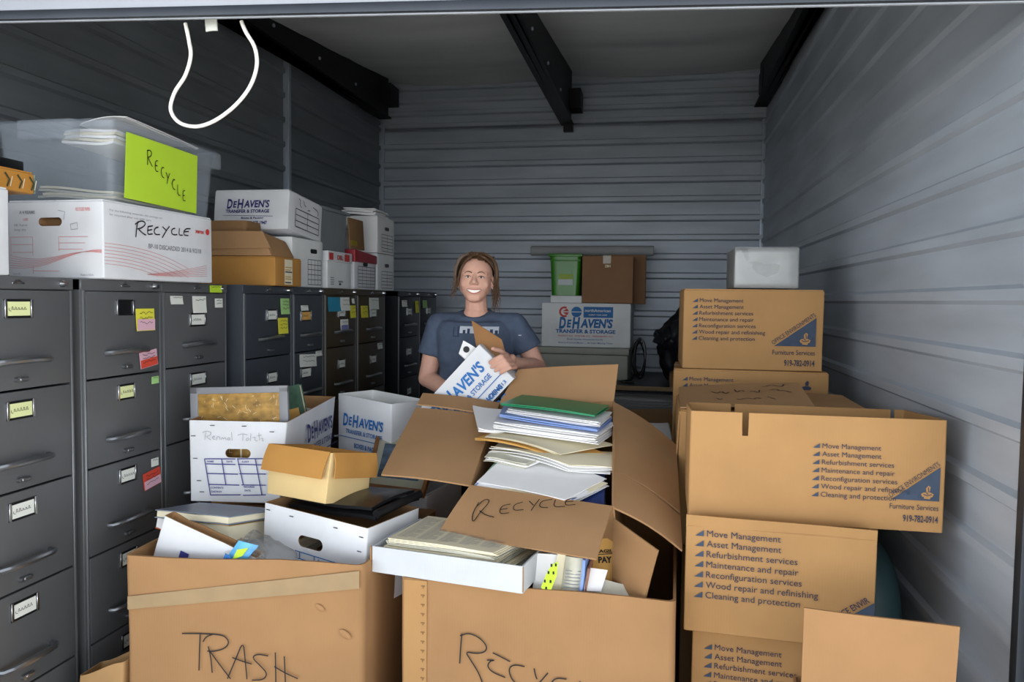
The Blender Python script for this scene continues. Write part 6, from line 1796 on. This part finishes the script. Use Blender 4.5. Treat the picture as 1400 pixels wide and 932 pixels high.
# fringe swept from a parting over the forehead to both sides
for i in range(240):
    f = rr.random()
    side = -1 if rr.random() < 0.62 else 1
    x0 = -0.012 + rr.uniform(-.02, .02)
    y0 = -0.015 + rr.uniform(-.035, .06)
    z0 = 1.702 - 1.6 * (y0 - 0.02) ** 2 + rr.uniform(-.004, .003)
    back = rr.uniform(0, .05) + (0.012 if side > 0 else 0)
    e = rr.uniform(.003, .009)
    k_ = rr.uniform(0, .012)
    bk = max(0, back - .012)
    if side < 0:
        pts = [(x0, y0, z0 + .004), (-0.016 - k_, -0.058 - e + bk, 1.686 - k_ * .3), (-0.046 - k_ * .8, -0.043 - e + bk, 1.658 - k_ * .4), (-0.064 - k_ * .7, -0.029 - e + bk, 1.618), (-0.074 - k_ * .7, -0.014 - e * .5 + bk * .8, 1.572 + rr.uniform(-.02, .015))]
    else:
        pts = [(x0, y0, z0 + .004), (0.028 + k_, -0.054 - e + bk, 1.687), (0.060 + k_ * .6, -0.030 - e + bk, 1.662), (0.080 + e * .5, -0.006 + bk, 1.626), (0.084 + e, 0.014 + bk * .6, 1.585)]
    q = []
    for a in range(len(pts) - 1):
        for s_ in range(4):
            t_ = s_ / 4; P0 = pts[max(0, a - 1)]; P1 = pts[a]; P2 = pts[a + 1]; P3_ = pts[min(len(pts) - 1, a + 2)]
            q.append(tuple(0.5 * (2 * P1[k] + (P2[k] - P0[k]) * t_ + (2 * P0[k] - 5 * P1[k] + 4 * P2[k] - P3_[k]) * t_ ** 2 + (3 * P1[k] - P0[k] - 3 * P2[k] + P3_[k]) * t_ ** 3) for k in range(3)))
    q.append(pts[-1])
    strand(q, rr.uniform(.0014, .0028))
# body of the hair over the sides and back of the head
for i in range(170):
    side = -1 if i % 2 else 1
    yb = rr.uniform(-.012, .085); q_ = rr.uniform(0, .010)
    P = [(side * rr.uniform(-.01, .03), yb * .7 + .01, 1.706 + q_ * .4), (side * (.062 + q_), yb, 1.683 + q_ * .3), (side * (.084 + q_), yb - .006, 1.640), (side * (.088 + q_), yb - .004, 1.600), (side * (.083 + q_ * .8), yb + .004, 1.562 + rr.uniform(-.012, .02))]
    q = []
    for a in range(4):
        for s_ in range(4):
            t_ = s_ / 4; A0 = P[max(0, a - 1)]; A1 = P[a]; A2 = P[a + 1]; A3 = P[min(4, a + 2)]
            q.append(tuple(0.5 * (2 * A1[k] + (A2[k] - A0[k]) * t_ + (2 * A0[k] - 5 * A1[k] + 4 * A2[k] - A3[k]) * t_ ** 2 + (3 * A1[k] - A0[k] - 3 * A2[k] + A3[k]) * t_ ** 3) for k in range(3)))
    q.append(P[-1])
    strand(q, rr.uniform(.0024, .0042))
# loose tresses: longer on the picture's right
for i in range(80):
    side = 1 if i < 48 else -1
    L = rr.uniform(.10, .17) if side > 0 else rr.uniform(.06, .11)
    x0 = side * (0.080 + rr.uniform(-.006, .010)); y0 = rr.uniform(-.015, .045); ph = rr.uniform(0, 6)
    q = [(x0 + side * (0.012 * sin(ph + k * .8) + 0.016 * k / 7), y0 - 0.004 * k / 7, 1.60 - L * k / 7) for k in range(8)]
    strand(q, rr.uniform(.0009, .0019), 0.0004)
# pulled-up back with flyaways
for i in range(60):
    a = rr.uniform(0, 2 * pi); R_ = rr.uniform(.02, .05)
    c0 = Vector((0.01 + R_ * cos(a), 0.05 + R_ * sin(a), 1.690))
    q = [tuple(c0 + Vector((0.02 * sin(a + k), 0.02 * cos(a * 2 + k), 0.006 * sin(k * 1.3) + 0.002 * k - .004))) for k in range(6)]
    strand(q, .003)
mk('hair', bm, HAIR, P_)
bm = bmesh.new()
add_tube(bm, [HM @ Vector((0.085 * cos(a), 0.040 - 0.030 * sin(a), 1.616 + 0.0935 * sin(a))) for a in [pi * k / 24 for k in range(25)]], 0.0035, 8)
mk('hairband', bm, mat('hairband', '7c6a4a', rough=0.6), P_)

# ================================================================ the white box in her arms and what sticks out of it
TR, TL_, BRt = Vector((-0.708, 3.045, 1.317)), Vector((-0.893, 3.045, 1.115)), Vector((-0.544, 3.045, 1.204))
r_ = (TR - TL_).normalized(); u_ = (TR - BRt); u_ = (u_ - r_ * u_.dot(r_))
HH = u_.length; HW_ = 0.40; HD = 0.13
nrm = r_.cross(u_.normalized())
MH = Matrix(((r_.x, -nrm.x, u_.normalized().x, 0), (r_.y, -nrm.y, u_.normalized().y, 0), (r_.z, -nrm.z, u_.normalized().z, 0), (0, 0, 0, 1)))
oc = TR - r_ * HW_ / 2 - u_
MH = T(*oc) @ MH
t = filebox('file_box', 'white mover box held tilted in the arms of the person', HW_, HD, HH, MH, WHITE_BOARD, False, KRAFT_DARK)
bm = bmesh.new()
dehaven(bm, 0.06, -0.085, 0.29)
put_text(bm, '828-6813', 0.27, -0.185, 0.014, width=0.10, bold=0.02)
mk('printed_name', bm, INK_BLUE, t, FRONT(HW_, HH, 0.004))
def upbook(name, label, cat, quad, th, cover, pages, cov_label=None):
    q = [Vector(p) for p in quad]; c = sum(q, Vector()) / 4
    t = thing(name, label, cat, q[0] * .5 + q[1] * .5); o = Vector(t.location)
    q = [p - o for p in q]
    n = (q[1] - q[0]).cross(q[3] - q[0]).normalized()
    bm = bmesh.new(); add_slab(bm, [p + n * .002 for p in q], 0.003, 4, 4, lambda u, v: 0.002 * sin(pi * u)); add_slab(bm, [p - n * th for p in q], 0.003, 4, 4); mk('cover', bm, cover, t)
    bm = bmesh.new(); cc = sum(q, Vector()) / 4; add_slab(bm, [cc + (p - cc) * .97 - n * .003 for p in q], th - .004, 4, 4); mk('pages', bm, pages, t)
    return t
dv = Vector((0.10, 0, -0.088))
upbook('book', 'brown-covered book sticking out of the box held by the person', 'book', [(-0.715, 3.10, 1.225), (-0.575, 3.10, 1.165), (-0.632, 3.115, 1.338), (-0.757, 3.115, 1.412)], 0.022, mat('cover_brown', '8a5a1c', rough=0.5, var=0.12), PAPER)
t = thing('ring_binder', 'white ring binder with a black spine hole in the box the person holds', 'binder', (-0.75, 3.10, 1.24))
bm = bmesh.new()
o = Vector(t.location)
qd = [Vector(p) - o for p in [(-0.800, 3.075, 1.278), (-0.745, 3.075, 1.230), (-0.715, 3.09, 1.290), (-0.785, 3.09, 1.330)]]
add_slab(bm, qd, 0.035, 8, 6, lambda u, v: 0.012 * sin(pi * u)); mk('cover', bm, PAPER, t)
bm = bmesh.new(); tmp = bmesh.new(); c_ = sum(qd, Vector()) / 4; nn = (qd[1] - qd[0]).cross(qd[3] - qd[0]).normalized(); rx = (qd[1] - qd[0]).normalized()
lathe(tmp, [(0.013, 0.0), (0.013, 0.016)], 20); merge(bm, tmp, frame(c_ + Vector((-.008, 0, .01)), rx, nn.cross(rx))); mk('spine_hole_shade', bm, BLACK_PLASTIC, t)  # solid black disc, painted for the dark inside the spine hole
